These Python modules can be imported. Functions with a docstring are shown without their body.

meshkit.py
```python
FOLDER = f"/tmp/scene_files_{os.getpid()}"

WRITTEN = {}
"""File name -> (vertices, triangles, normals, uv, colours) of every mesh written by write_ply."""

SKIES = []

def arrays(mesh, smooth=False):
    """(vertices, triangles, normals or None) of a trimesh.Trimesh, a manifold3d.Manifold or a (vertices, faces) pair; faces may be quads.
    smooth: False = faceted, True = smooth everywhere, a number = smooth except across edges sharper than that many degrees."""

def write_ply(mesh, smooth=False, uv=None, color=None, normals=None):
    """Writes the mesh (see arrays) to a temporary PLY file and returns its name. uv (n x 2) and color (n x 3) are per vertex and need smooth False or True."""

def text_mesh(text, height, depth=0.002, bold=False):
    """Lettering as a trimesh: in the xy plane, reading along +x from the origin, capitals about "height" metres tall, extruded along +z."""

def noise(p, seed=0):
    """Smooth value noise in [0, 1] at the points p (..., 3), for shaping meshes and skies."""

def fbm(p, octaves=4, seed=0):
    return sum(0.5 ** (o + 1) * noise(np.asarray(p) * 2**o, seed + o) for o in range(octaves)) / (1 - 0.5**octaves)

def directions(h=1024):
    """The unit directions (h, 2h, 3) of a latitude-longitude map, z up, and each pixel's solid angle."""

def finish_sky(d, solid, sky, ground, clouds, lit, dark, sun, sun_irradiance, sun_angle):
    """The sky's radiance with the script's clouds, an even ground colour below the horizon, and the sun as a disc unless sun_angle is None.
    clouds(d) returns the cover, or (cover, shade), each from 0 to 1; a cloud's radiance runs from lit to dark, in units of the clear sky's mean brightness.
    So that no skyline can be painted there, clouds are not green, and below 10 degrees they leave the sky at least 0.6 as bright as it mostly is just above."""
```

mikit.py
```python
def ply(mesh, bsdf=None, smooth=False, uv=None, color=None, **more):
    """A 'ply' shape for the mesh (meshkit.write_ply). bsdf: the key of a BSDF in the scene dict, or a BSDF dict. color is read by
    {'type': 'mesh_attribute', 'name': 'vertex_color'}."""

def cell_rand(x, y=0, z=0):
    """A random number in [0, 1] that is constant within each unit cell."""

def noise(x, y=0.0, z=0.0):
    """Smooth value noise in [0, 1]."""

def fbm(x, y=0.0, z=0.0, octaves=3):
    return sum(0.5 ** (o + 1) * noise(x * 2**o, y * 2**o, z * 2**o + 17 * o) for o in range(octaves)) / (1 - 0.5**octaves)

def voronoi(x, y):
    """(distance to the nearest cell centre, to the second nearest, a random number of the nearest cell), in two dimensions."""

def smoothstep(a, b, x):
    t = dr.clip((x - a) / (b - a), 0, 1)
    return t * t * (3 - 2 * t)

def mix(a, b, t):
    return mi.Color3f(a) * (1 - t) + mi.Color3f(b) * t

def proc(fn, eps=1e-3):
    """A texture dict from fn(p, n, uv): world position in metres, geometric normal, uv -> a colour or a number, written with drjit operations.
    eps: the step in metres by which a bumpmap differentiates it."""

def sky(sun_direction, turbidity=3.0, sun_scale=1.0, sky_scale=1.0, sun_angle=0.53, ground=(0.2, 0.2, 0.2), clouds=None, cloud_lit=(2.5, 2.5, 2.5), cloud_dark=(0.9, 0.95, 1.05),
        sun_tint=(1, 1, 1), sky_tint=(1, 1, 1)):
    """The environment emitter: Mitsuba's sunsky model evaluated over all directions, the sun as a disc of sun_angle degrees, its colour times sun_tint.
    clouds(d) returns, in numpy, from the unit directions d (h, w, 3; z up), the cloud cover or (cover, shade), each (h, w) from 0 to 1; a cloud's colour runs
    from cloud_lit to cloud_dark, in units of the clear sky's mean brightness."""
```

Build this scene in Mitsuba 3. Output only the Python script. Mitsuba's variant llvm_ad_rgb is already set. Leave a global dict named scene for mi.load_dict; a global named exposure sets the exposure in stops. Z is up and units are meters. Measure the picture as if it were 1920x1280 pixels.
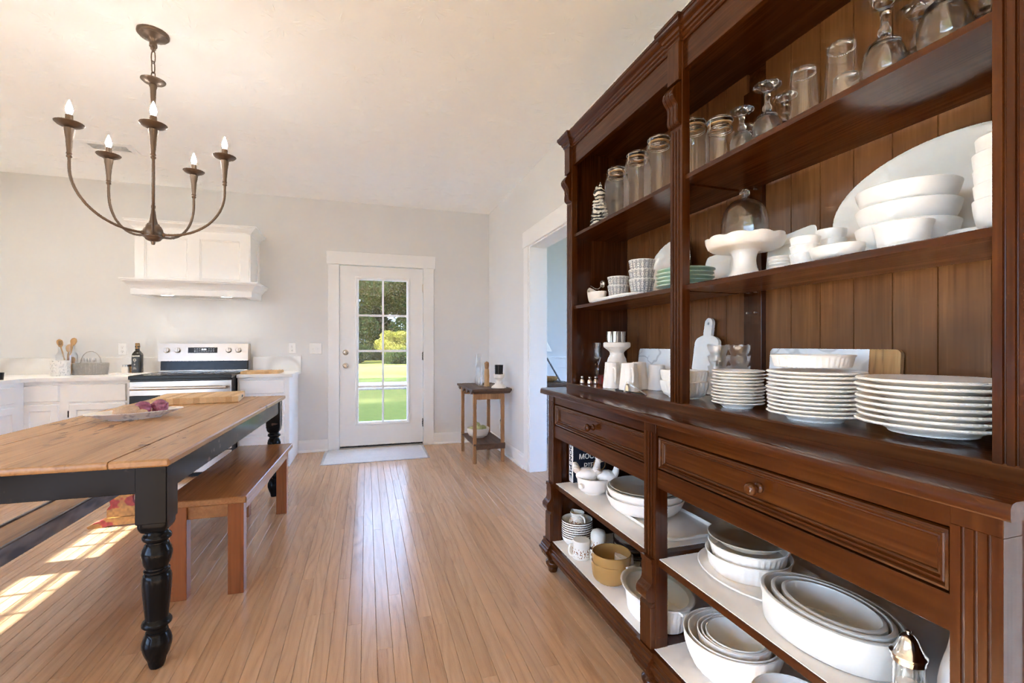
import math, random
import numpy as np
import trimesh
import mitsuba as mi
import drjit as dr
import mikit
import meshkit
from mikit import proc, noise, fbm, voronoi, cell_rand, smoothstep, mix
from shapely.geometry import Polygon, box as sbox
from shapely.ops import unary_union

T = mi.ScalarTransform4f
scene, labels = {}, {}

# ---------------------------------------------------------------- camera, sky, sun, exposure
CAM_H, YAW, FPX = 1.158, 0.30579, 862.87
exposure = 5.2
scene['camera'] = {
    'type': 'perspective', 'fov_axis': 'x', 'fov': 2 * math.degrees(math.atan(960 / FPX)),
    'principal_point_offset_y': -6.8 / 1280, 'near_clip': 0.05, 'far_clip': 500.0,
    'to_world': T().look_at(origin=[0, 0, CAM_H], target=[math.sin(YAW), math.cos(YAW), CAM_H], up=[0, 0, 1]),
}
SUN = (-0.887, 0.0, 0.462)


def cloud_cover(d):
    p = d / np.maximum(d[..., 2:3], 0.08) * 0.9
    n = meshkit.fbm(np.concatenate([p[..., :2], np.zeros_like(p[..., :1])], -1) + 7.3, 5, seed=4)
    c = np.clip((n - 0.33) * 4.0, 0, 1) * 0.92
    return c, np.clip((n - 0.62) * 2.5, 0, 0.5)


scene['sky'] = mikit.sky(SUN, turbidity=3.5, sun_scale=1.0, sky_scale=1.0, ground=(0.34, 0.33, 0.30),
                         clouds=cloud_cover, cloud_lit=(1.44, 1.98, 2.95), cloud_dark=(0.84, 1.15, 1.68), sky_tint=(0.67, 1.0, 1.62), sun_tint=(0.69, 1.02, 1.58))


# ---------------------------------------------------------------- naming
def key_of(name, parent=None):
    base = f'{parent}__{name}' if parent else name
    k, i = base, 0
    while k in USED:
        i += 1
        k = f'{base}_{i:03d}'
    USED.add(k)
    return k


USED = set()


def thing(name, label, cat, group=None, shape=None):
    """A top-level object; its parts' keys start with the returned key."""
    k = key_of(name)
    labels[k] = {'label': label, 'category': cat}
    if group:
        labels[k]['group'] = group
    if shape is not None:
        scene[k] = shape
    return k


def struct(name, shape):
    k = key_of(name)
    scene[k] = shape
    labels[k] = {'kind': 'structure'}
    return k


def part(parent, name, shape, label=None, kind=None):
    k = key_of(name, parent)
    scene[k] = shape
    if label or kind:
        labels[k] = {}
        if label:
            labels[k]['label'] = label
        if kind:
            labels[k]['kind'] = kind
    return k


def S(mesh, mat, smooth=False, at=None, rz=0.0, uv=None, M=None):
    d = mikit.ply(mesh, mat, smooth=smooth, uv=uv)
    return put(d, at, rz, M) if (at is not None or rz or M is not None) else d


def put(d, at=(0, 0, 0), rz=0.0, M=None):
    """The same shape somewhere else."""
    m = M if M is not None else T().translate(list(at or (0, 0, 0))).rotate([0, 0, 1], rz)
    return {**d, 'to_world': m}


# ---------------------------------------------------------------- mesh helpers
def join(*ms):
    return trimesh.util.concatenate([m for m in ms if m is not None])


_CB = []
for _sx in (0, 1):
    for _sy in (0, 1):
        for _sz in (0, 1):
            for _k in range(3):
                _CB.append((_sx, _sy, _sz, _k))


def _cbox_faces():
    lo, hi, b = np.zeros(3), np.ones(3), 0.1
    v = _cbox_verts(lo, hi, b)
    h = trimesh.convex.convex_hull(trimesh.points.PointCloud(v).vertices)
    idx = [int(np.argmin(((v - p) ** 2).sum(1))) for p in h.vertices]
    return np.array(idx)[h.faces]


def _cbox_verts(lo, hi, b):
    out = []
    for sx, sy, sz, k in _CB:
        s = np.array([sx, sy, sz])
        p = np.where(s, hi, lo).astype(float)
        inset = np.where(s, -b, b).astype(float)
        inset[k] = 0
        out.append(p + inset)
    return np.array(out)


_CBF = _cbox_faces()


def bx(x0, x1, y0, y1, z0, z1, b=0.002):
    """A box with chamfered edges, outward normals."""
    lo, hi = np.array([min(x0, x1), min(y0, y1), min(z0, z1)], float), np.array([max(x0, x1), max(y0, y1), max(z0, z1)], float)
    b = min(b, 0.45 * (hi - lo).min())
    if b <= 0:
        return trimesh.creation.box(bounds=[lo, hi])
    return trimesh.Trimesh(_cbox_verts(lo, hi, b), _CBF, process=False)


def hexa(quad0, quad1):
    """A solid between two quads (4 points each, same order)."""
    return trimesh.convex.convex_hull(np.vstack([quad0, quad1]))


def lathe(prof, n=40, sx=1.0, sy=1.0, mod=None, power=2.0, at=(0, 0, 0), open_=False):
    """Revolve (r, z) points; sx, sy make it oval, power > 2 squarish, mod(theta, r, z, i) -> (r, z) flutes and scallops it."""
    th = np.arange(n) * 2 * math.pi / n
    c, s = np.cos(th), np.sin(th)
    if power != 2.0:
        k = (np.abs(c) ** power + np.abs(s) ** power) ** (-1.0 / power)
        c, s = c * k, s * k
    V, rings = [], []
    for i, (r, z) in enumerate(prof):
        if r <= 1e-9:
            rings.append([sum(map(len, V))])
            V.append(np.array([[0, 0, z]], float))
            continue
        rr, zz = np.full(n, float(r)), np.full(n, float(z))
        if mod is not None:
            rr, zz = mod(th, rr, zz, i)
        base = sum(map(len, V))
        V.append(np.stack([c * rr * sx, s * rr * sy, zz + 0 * th], 1))
        rings.append(list(range(base, base + n)))
    F = []
    pairs = list(zip(rings[:-1], rings[1:]))
    for a, b in pairs:
        if len(a) == 1 and len(b) == 1:
            continue
        for j in range(n):
            k = (j + 1) % n
            if len(a) == 1:
                F.append((a[0], b[k], b[j]))
            elif len(b) == 1:
                F.append((a[j], a[k], b[0]))
            else:
                F.append((a[j], a[k], b[k]))
                F.append((a[j], b[k], b[j]))
    m = trimesh.Trimesh(np.vstack(V) + np.array(at), np.array(F), process=False)
    if not open_ and m.volume < 0:
        m.invert()
    return m


def smooth_prof(pts, k=4):
    """Catmull-Rom through the points."""
    p = np.array(pts, float)
    q = np.vstack([2 * p[0] - p[1], p, 2 * p[-1] - p[-2]])
    out = []
    for i in range(1, len(q) - 2):
        for t in np.arange(k) / k:
            a, b, c, d = q[i - 1], q[i], q[i + 1], q[i + 2]
            out.append(0.5 * (2 * b + (c - a) * t + (2 * a - 5 * b + 4 * c - d) * t * t + (3 * b - a - 3 * c + d) * t ** 3))
    out.append(p[-1])
    out = np.array(out)
    if out.shape[1] == 2:
        out[:, 0] = np.maximum(out[:, 0], 0)
    return out


def shell(outer, t=0.003):
    """Closed vessel wall from an outer profile (bottom axis to rim): the inside follows at thickness t."""
    o = [(float(r), float(z)) for r, z in outer]
    z0 = o[0][1]
    inner = []
    for r, z in reversed(o[1:]):
        inner.append((max(r - t, 0.0005), max(z, z0 + t * 1.4)))
    rim = (o[-1][0] - t / 2, o[-1][1] + t * 0.45)
    out = o + [rim] + inner
    # drop duplicates near the floor
    res = [out[0]]
    for p in out[1:]:
        if abs(p[0] - res[-1][0]) + abs(p[1] - res[-1][1]) > 1e-6:
            res.append(p)
    res.append((0.0, z0 + t * 1.4))
    return res


def tube(points, radii, n=10, closed=False, cap=True):
    p = np.asarray(points, float)
    m = len(p)
    r = np.broadcast_to(np.asarray(radii, float), (m,))
    t = (np.roll(p, -1, 0) - np.roll(p, 1, 0)) if closed else np.gradient(p, axis=0)
    t /= np.linalg.norm(t, axis=1, keepdims=True) + 1e-12
    u = np.cross(t[0], [0, 0, 1.0] if abs(t[0][2]) < 0.9 else [1.0, 0, 0])
    u /= np.linalg.norm(u)
    U = []
    for i in range(m):
        u = u - t[i] * (u @ t[i])
        u /= np.linalg.norm(u) + 1e-12
        U.append(u)
    U = np.array(U)
    W = np.cross(t, U)
    a = np.arange(n) * 2 * math.pi / n
    V = p[:, None] + r[:, None, None] * (np.cos(a)[None, :, None] * U[:, None] + np.sin(a)[None, :, None] * W[:, None])
    F = []
    for i in range(m if closed else m - 1):
        j = (i + 1) % m
        for k in range(n):
            l = (k + 1) % n
            F += [(i * n + k, i * n + l, j * n + l), (i * n + k, j * n + l, j * n + k)]
    V = V.reshape(-1, 3)
    if cap and not closed:
        b = len(V)
        V = np.vstack([V, p[0], p[-1]])
        for k in range(n):
            l = (k + 1) % n
            F += [(b, l, k), (b + 1, (m - 1) * n + k, (m - 1) * n + l)]
    return trimesh.Trimesh(V, np.array(F), process=False)


def extr(poly, depth):
    """Polygon (shapely or points) in (a, b), extruded along n from 0 to depth."""
    if not isinstance(poly, Polygon) and not hasattr(poly, 'geoms'):
        poly = Polygon(poly)
    gs = getattr(poly, 'geoms', [poly])
    return join(*[trimesh.creation.extrude_polygon(g, depth, engine='earcut') for g in gs])


def orient(m, o, a, b, n):
    """Local (a, b, n) axes to world directions, origin o."""
    M = np.eye(4)
    M[:3, 0], M[:3, 1], M[:3, 2], M[:3, 3] = a, b, n, o
    m = m.copy()
    m.apply_transform(M)
    if np.linalg.det(M[:3, :3]) < 0 and m.is_volume and m.volume < 0:
        m.invert()
    return m


X, Y, Z = np.eye(3)


def along_y(profile_xz, y0, y1):
    """(x, z) outline extruded along y."""
    m = orient(extr(profile_xz, y1 - y0), (0, y0, 0), X, Z, Y)
    return m


def along_x(profile_yz, x0, x1):
    return orient(extr(profile_yz, x1 - x0), (x0, 0, 0), Y, Z, X)


def ring(a0, a1, b0, b1, prof, o, ax, bx_, nx):
    """Mitred frame moulding round a rectangle: prof = (inset, height) points, closed outline."""
    P = np.array(prof, float)
    V = []
    for u, h in P:
        V += [(a0 + u, b0 + u, h), (a1 - u, b0 + u, h), (a1 - u, b1 - u, h), (a0 + u, b1 - u, h)]
    F, m = [], len(P)
    for i in range(m):
        j = (i + 1) % m
        for k in range(4):
            l = (k + 1) % 4
            F += [(i * 4 + k, i * 4 + l, j * 4 + l), (i * 4 + k, j * 4 + l, j * 4 + k)]
    return orient(trimesh.Trimesh(np.array(V), np.array(F), process=False), o, ax, bx_, nx)


def tilt(m, deg, axis, point):
    m = m.copy()
    m.apply_transform(trimesh.transformations.rotation_matrix(math.radians(deg), axis, point))
    return m


def moved(m, x=0, y=0, z=0, rz=0.0, s=1.0):
    m = m.copy()
    if s != 1.0:
        m.apply_scale(s)
    if rz:
        m.apply_transform(trimesh.transformations.rotation_matrix(math.radians(rz), [0, 0, 1]))
    m.apply_translation([x, y, z])
    return m


# ---------------------------------------------------------------- materials
def two(d):
    return {'type': 'twosided', 'bsdf': d}


def pr(color, rough=0.5, spec=0.5, metal=0.0, bump=None, bscale=1.0, **more):
    c = proc(color) if callable(color) else {'type': 'rgb', 'value': list(color)}
    r = proc(rough) if callable(rough) else float(rough)
    d = {'type': 'principled', 'base_color': c, 'roughness': r, 'metallic': float(metal), 'specular': float(spec), **more}
    if bump is not None:
        d = {'type': 'bumpmap', 'arbitrary': proc(bump), 'scale': float(bscale), 'bsdf': d}
    return two(d)


def mat(name, d):
    scene[name] = d
    return name


def wood(dark, mid, light, axis, scale=1.0, ring_=60.0, streak=1.0):
    """Long-grained wood along a world axis."""
    def f(p, n, uv):
        q = [p.x, p.y, p.z]
        g = q.pop(axis)
        a, b = q
        w = fbm(a * 14 * scale, b * 14 * scale, g * 1.1 * scale, 3)
        fine = noise(a * 210 * scale, b * 210 * scale, g * 7 * scale)
        r = noise(a * ring_ * scale + w * 5, b * ring_ * scale + w * 5, g * 2.2 * scale)
        t = dr.clip(0.55 * w + 0.25 * r * streak + 0.3 * (fine - 0.5) * streak + 0.1, 0, 1)
        lo = mix(dark, mid, smoothstep(0.15, 0.5, t))
        return mix(lo, light, smoothstep(0.45, 0.9, t))
    return f


WHITE = (0.80, 0.79, 0.765)
mat('m_wall', pr((0.715, 0.715, 0.708), 0.75, 0.25))
mat('m_trim', pr((0.83, 0.832, 0.828), 0.42, 0.4))


mat('m_ceiling', pr((0.86, 0.865, 0.86), 0.85, 0.2))


def oak(p, n, uv):
    """Strip oak: uv = metres across and along a board, offset per board (10 m cells)."""
    cu, cv = dr.floor(uv.x / 10.0), dr.floor(uv.y / 10.0)
    r1, r2 = cell_rand(cu, cv, 1), cell_rand(cu, cv, 2)
    u, v = uv.x - cu * 10.0, uv.y - cv * 10.0
    w = fbm(u * 26 + r1 * 40, v * 1.6 + r2 * 30, r1 * 9, 3)
    cath = dr.abs(dr.sin((u - 0.028 + 0.03 * (r2 - 0.5)) * 75 * (0.6 + r1) + 9.0 * noise(v * 2.2 + r2 * 20, r1 * 7) + 7 * w))
    pore = noise(u * 900, v * 26, r1 * 31)
    t = dr.clip(0.50 * w + 0.22 * cath + 0.25 * (pore - 0.5) + 0.2 * (r1 - 0.5) + 0.12, 0, 1)
    c = mix((0.31, 0.160, 0.075), (0.46, 0.275, 0.150), smoothstep(0.15, 0.5, t))
    c = mix(c, (0.58, 0.385, 0.235), smoothstep(0.45, 0.85, t))
    tone = 0.88 + 0.24 * r2
    c = mix(c * tone, (0.43, 0.25, 0.135), 0.35)
    return c


def oak_rough(p, n, uv):
    return 0.15 + 0.08 * fbm(p.x * 2.0, p.y * 0.8, 0, 3) + 0.05 * noise(uv.x * 300, uv.y * 14)


mat('m_floor', two({'type': 'principled', 'base_color': proc(oak), 'roughness': proc(oak_rough), 'specular': 0.5,
                    'clearcoat': 0.5, 'clearcoat_gloss': 0.88}))
mat('m_subfloor', pr((0.16, 0.08, 0.035), 0.8))

# hutch: dark cherry stain, three grain directions
_h = ((0.016, 0.0028, 0.0003), (0.040, 0.0090, 0.0011), (0.080, 0.0230, 0.0038))
mat('m_cherry_y', pr(wood(*_h, 1), 0.16, 0.33))
mat('m_cherry_z', pr(wood(*_h, 2), 0.17, 0.33))
mat('m_cherry_x', pr(wood(*_h, 0), 0.17, 0.33))
mat('m_cherry_end', pr(wood(*_h, 2), 0.5, 0.03))
mat('m_cherry_back', pr(wood((0.070, 0.024, 0.007), (0.130, 0.048, 0.0145), (0.195, 0.082, 0.027), 2, 1.4), 0.30, 0.5))
mat('m_black_gap', pr((0.012, 0.008, 0.006), 0.8))


def weave(p, n, uv):
    return 0.5 + 0.5 * dr.sin(p.x * 2600) * dr.sin(p.y * 2600)


mat('m_liner', pr((0.73, 0.675, 0.605), 0.9, 0.2, bump=weave, bscale=0.0004))

# crockery
mat('m_white', pr((0.81, 0.745, 0.66), 0.16, 0.55))
mat('m_cool_white', pr((0.81, 0.765, 0.70), 0.14, 0.55))
mat('m_cream', pr((0.80, 0.76, 0.67), 0.2, 0.5))
mat('m_stone', pr((0.60, 0.555, 0.49), 0.28, 0.45))
mat('m_matte_white', pr((0.80, 0.73, 0.645), 0.5, 0.35))
mat('m_sage', pr((0.52, 0.66, 0.56), 0.2, 0.5))
mat('m_taupe', pr((0.50, 0.445, 0.36), 0.12, 0.6))
mat('m_ochre', pr((0.33, 0.18, 0.055), 0.2, 0.5))
mat('m_dark_brown', pr((0.045, 0.022, 0.014), 0.25, 0.5))
mat('m_black', pr((0.010, 0.009, 0.008), 0.16, 0.3))
mat('m_black_matte', pr((0.016, 0.015, 0.015), 0.6, 0.4))


def marble(p, n, uv):
    w = fbm(p.x * 6 + 3, p.y * 6, p.z * 6, 4)
    v = dr.abs(noise(p.x * 4 + w * 3, p.y * 5 + w * 2.5, p.z * 4 + w * 3) - 0.5)
    return mix((0.80, 0.79, 0.765), (0.48, 0.465, 0.45), smoothstep(0.05, 0.0, v) * 0.75)


mat('m_marble', pr(marble, 0.25, 0.5))


def quartz(p, n, uv):
    w = fbm(p.x * 2.2 + 5, p.y * 2.2, p.z * 2.2, 3)
    v = dr.abs(noise(p.x * 1.3 + p.z * 1.6 + w * 2.0, p.y * 1.5 + w, p.z * 1.1 - p.x * 0.5) - 0.5)
    return mix((0.80, 0.79, 0.77), (0.60, 0.585, 0.56), smoothstep(0.05, 0.0, v) * 0.8)


mat('m_quartz', pr(quartz, 0.18, 0.5))
scene['m_glass'] = {'type': 'dielectric', 'int_ior': 1.5, 'ext_ior': 1.0}
scene['m_pane'] = {'type': 'thindielectric', 'int_ior': 1.5, 'ext_ior': 1.0}
scene['m_thin_glass'] = {'type': 'thindielectric', 'int_ior': 1.5, 'ext_ior': 1.0}
mat('m_steel', pr((0.60, 0.545, 0.485), 0.28, 0.5, metal=1.0))
mat('m_chrome', pr((0.78, 0.76, 0.74), 0.10, 0.5, metal=1.0))
mat('m_tin', pr((0.62, 0.60, 0.57), 0.22, 0.5, metal=1.0))
mat('m_bronze', pr((0.15, 0.105, 0.075), 0.34, 0.5, metal=0.65))
mat('m_nickel', pr((0.58, 0.52, 0.44), 0.25, 0.5, metal=1.0))
mat('m_hinge_black', pr((0.015, 0.012, 0.010), 0.45))
mat('m_plastic_white', pr((0.82, 0.815, 0.80), 0.3, 0.5))
mat('m_slot', pr((0.05, 0.05, 0.05), 0.6))

# pine, bench, boards
_pine = ((0.23, 0.105, 0.037), (0.36, 0.185, 0.073), (0.46, 0.265, 0.12))


def pine_top(p, n, uv):
    c = wood(*_pine, 1, 0.8)(p, n, uv)
    b = cell_rand(dr.floor((p.x + 5.0 - 0.0227 * p.y) / 0.182), 3, 5)
    c = c * (0.90 + 0.2 * b)
    # worm holes, gouges along the grain
    q = smoothstep(0.80, 0.84, noise(p.x * 70, p.y * 17, 3)) * smoothstep(0.55, 0.75, noise(p.x * 5, p.y * 3, 9))
    seam = smoothstep(0.485, 0.497, dr.abs((p.x + 5.0 - 0.0227 * p.y) / 0.182 - dr.floor((p.x + 5.0 - 0.0227 * p.y) / 0.182) - 0.5))
    return mix(c, (0.085, 0.036, 0.015), dr.maximum(q * 0.85, seam * 0.15))


mat('m_pine', pr(pine_top, 0.36, 0.5, clearcoat=0.15, clearcoat_gloss=0.8))
mat('m_bench', pr(wood((0.15, 0.054, 0.017), (0.25, 0.103, 0.034), (0.34, 0.155, 0.058), 1, 0.9), 0.22, 0.5, clearcoat=0.2, clearcoat_gloss=0.85))
mat('m_bench_leg', pr(wood((0.13, 0.036, 0.011), (0.225, 0.070, 0.021), (0.29, 0.105, 0.035), 2, 0.9), 0.2, 0.5, clearcoat=0.2))


def black_paint(p, n, uv):
    w = smoothstep(0.80, 0.86, noise(p.x * 60, p.y * 60, p.z * 34)) * smoothstep(0.50, 0.66, noise(p.x * 9, p.y * 9, p.z * 12))
    return mix((0.0065, 0.006, 0.0065), (0.10, 0.060, 0.045), w)


mat('m_black_paint', pr(black_paint, 0.14, 0.15))


def block_end(p, n, uv):
    b = cell_rand(dr.floor(p.x / 0.037 + 100), dr.floor(p.z * 3), 2)
    g = noise(p.x * 220, p.y * 60, p.z * 220)
    return mix((0.44, 0.235, 0.085), (0.66, 0.43, 0.21), dr.clip(0.75 * b + 0.3 * g, 0, 1))


mat('m_block', pr(block_end, 0.45, 0.4))
mat('m_apple', pr((0.47, 0.47, 0.20), 0.3))
mat('m_light_wood', pr(wood((0.36, 0.19, 0.075), (0.52, 0.31, 0.135), (0.64, 0.42, 0.21), 2, 1.6), 0.45))
mat('m_acacia', pr(wood((0.22, 0.095, 0.028), (0.45, 0.225, 0.075), (0.60, 0.34, 0.14), 2, 1.3), 0.35))
mat('m_old_oak', pr(wood((0.16, 0.072, 0.026), (0.31, 0.155, 0.062), (0.43, 0.24, 0.11), 2, 1.4), 0.5))
mat('m_old_dark', pr(wood((0.040, 0.018, 0.010), (0.085, 0.043, 0.024), (0.15, 0.085, 0.052), 1, 1.4), 0.5))
XL, XR, YB, YR, ZC = -3.28, 1.416, 5.413, -4.7, 2.743     # left wall, right wall, back wall, rear wall, ceiling
XO = 4.6                                                   # far side of the room beyond the opening


def wall_x(poly, y0, y1):
    return orient(extr(poly, y1 - y0), (0, y1, 0), X, Z, -Y)


def wall_y(poly, x0, x1):
    return orient(extr(poly, x1 - x0), (x0, 0, 0), Y, Z, X)


struct('wall_back', S(wall_x(sbox(XL - 0.15, 0, XO + 0.15, ZC).difference(sbox(-0.30, -0.1, 0.64, 2.058)), YB, YB + 0.14), 'm_wall'))
struct('wall_right', S(wall_y(sbox(YR, 0, YB, ZC).difference(sbox(2.50, -0.1, 3.953, 2.059)), XR, XR + 0.152), 'm_wall'))
struct('wall_left', S(wall_y(sbox(YR, 0, YB, ZC).difference(sbox(2.25, -0.1, 3.76, 2.05)).difference(sbox(-4.4, 0.08, 1.25, 2.30)), XL - 0.15, XL), 'm_wall'))
struct('wall_rear', S(wall_x(sbox(XL - 0.15, 0, XR + 0.152, ZC), YR - 0.15, YR), 'm_wall'))
struct('ceiling', S(trimesh.creation.box(bounds=[[XL - 0.15, YR - 0.15, ZC], [XO + 0.15, YB + 0.14, ZC + 0.12]]), 'm_ceiling'))
struct('wall_far', S(wall_y(sbox(-0.6, 0, YB, ZC).difference(sbox(0.4, 0.5, 4.7, 2.5)), XO, XO + 0.15), 'm_wall'))
struct('wall_side', S(trimesh.creation.box(bounds=[[XR + 0.152, -0.75, 0], [XO + 0.15, -0.6, ZC]]), 'm_wall'))

def plaster_fans():
    # slap-brush plaster: fans of short ridges round scattered centres, 2 mm proud of the ceiling
    r = np.random.default_rng(21)
    V, F, n = [], [], 0
    for gx in np.arange(XL + 0.1, XR, 0.34):
        for gy in np.arange(0.4, YB, 0.34):
            cx, cy = gx + r.uniform(-.11, .11), gy + r.uniform(-.11, .11)
            a0 = r.uniform(0, 6.28)
            for k in range(34):
                a = a0 + 6.28 * k / 34 + r.uniform(-.08, .08)
                if 0.5 + 0.5 * math.sin(3 * a + gx * 9 + gy * 5) < r.uniform(0, .75):
                    continue
                r0 = r.uniform(.025, .085)
                ln = r.uniform(.03, .085)
                b = a + r.uniform(-.25, .25)
                p0 = np.array([cx + r0 * math.cos(a), cy + r0 * math.sin(a)])
                d = np.array([math.cos(b), math.sin(b)])
                p1, pm = p0 + d * ln, p0 + d * ln * 0.55
                if not (XL < p1[0] < XR and p1[1] < YB and XL < p0[0] < XR and p0[1] < YB):
                    continue
                w, h = np.array([-d[1], d[0]]) * r.uniform(.0022, .0040), r.uniform(.0016, .0030)
                V += [(*p0, ZC), (*(pm + w), ZC), (*p1, ZC), (*(pm - w), ZC), (*pm, ZC - h)]
                F += [(n, n + 1, n + 4), (n + 1, n + 2, n + 4), (n + 2, n + 3, n + 4), (n + 3, n, n + 4)]
                n += 5
    return np.array(V), np.array(F)


part('ceiling', 'plaster_fans', S(plaster_fans(), 'm_ceiling'), kind='stuff')

# ---- floor: strip oak boards over a subfloor
fl = struct('floor', S(join(trimesh.creation.box(bounds=[[XL - 0.15, YR - 0.15, -0.10], [XO + 0.15, YB + 0.14, -0.0165]])), 'm_subfloor'))


def board(x0, x1, y0, y1, ru, rv):
    g, b = 0.0005, 0.0010
    lo, hi, zt = x0 + g, x1 - g, 0.0
    v = [(lo, y0, -0.016), (hi, y0, -0.016), (hi, y1, -0.016), (lo, y1, -0.016),
         (lo, y0, zt - b), (hi, y0, zt - b), (hi, y1, zt - b), (lo, y1, zt - b),
         (lo + b, y0 + b, zt), (hi - b, y0 + b, zt), (hi - b, y1 - b, zt), (lo + b, y1 - b, zt)]
    f = []
    for o in (0, 4):
        for k in range(4):
            l = (k + 1) % 4
            f.append((o + k, o + l, o + 4 + l, o + 4 + k))
    f.append((8, 9, 10, 11))
    v = np.array(v)
    uv = np.stack([ru * 10 + (v[:, 0] - x0) + 0.001, rv * 10 + (v[:, 1] - y0) + 0.01], 1)
    f = np.array(f)
    return v, np.vstack([f[:, [0, 1, 2]], f[:, [0, 2, 3]]]), uv


def lay_floor():
    rng = random.Random(11)
    W = 0.0572
    boards = []
    x = XL
    i = 0
    while x < XO:
        y = YR - rng.random() * 0.8
        while y < YB:
            ln = rng.choice([0.6, 0.9, 1.3, 1.7, 2.1]) * (0.85 + 0.3 * rng.random())
            y0, y1 = max(y, YR), min(y + ln, YB)
            if y1 - y0 > 0.02:
                boards.append((x, min(x + W, XO), y0, y1, rng.randrange(1, 60), rng.randrange(1, 60)))
            y += ln
        x += W
        i += 1
    def size(b):
        # visible size: nearer boards of the kitchen floor are larger
        cx, cy = (b[0] + b[1]) / 2, (b[2] + b[3]) / 2
        d = cx * math.sin(YAW) + cy * math.cos(YAW)
        l = cx * math.cos(YAW) - cy * math.sin(YAW)
        if d < 1.35 or abs(l) > 1.15 * d or cx > 1.40 or cx < -1.72 or (cx > 0.98 and cy < 2.2):
            return 0
        return (b[3] - b[2]) / d ** 2
    boards.sort(key=size, reverse=True)
    single = [b for b in boards[:300] if size(b) > 0]
    rest = boards[len(single):]
    for b in single:
        v, f, uv = board(*b)
        part(fl, 'plank', S((v, f), 'm_floor', uv=uv))
    V, F, U, n = [], [], [], 0
    for b in rest:
        v, f, uv = board(*b)
        V.append(v); F.append(f + n); U.append(uv); n += len(v)
    part(fl, 'far_planks', S((np.vstack(V), np.vstack(F)), 'm_floor', uv=np.vstack(U)), kind='stuff')


lay_floor()

# ---- baseboards
BP = [(0, 0), (0.030, 0), (0.030, 0.012), (0.022, 0.022), (0.015, 0.026), (0.015, 0.100), (0.012, 0.112), (0.005, 0.126), (0, 0.130)]
struct('baseboard_back', S(join(along_x([(YB - a, b) for a, b in BP], -0.70, -0.404), along_x([(YB - a, b) for a, b in BP], 0.747, XR)), 'm_trim'))
struct('baseboard_right', S(along_y([(XR - a, b) for a, b in BP], 4.07, YB - 0.012), 'm_trim'))

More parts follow.
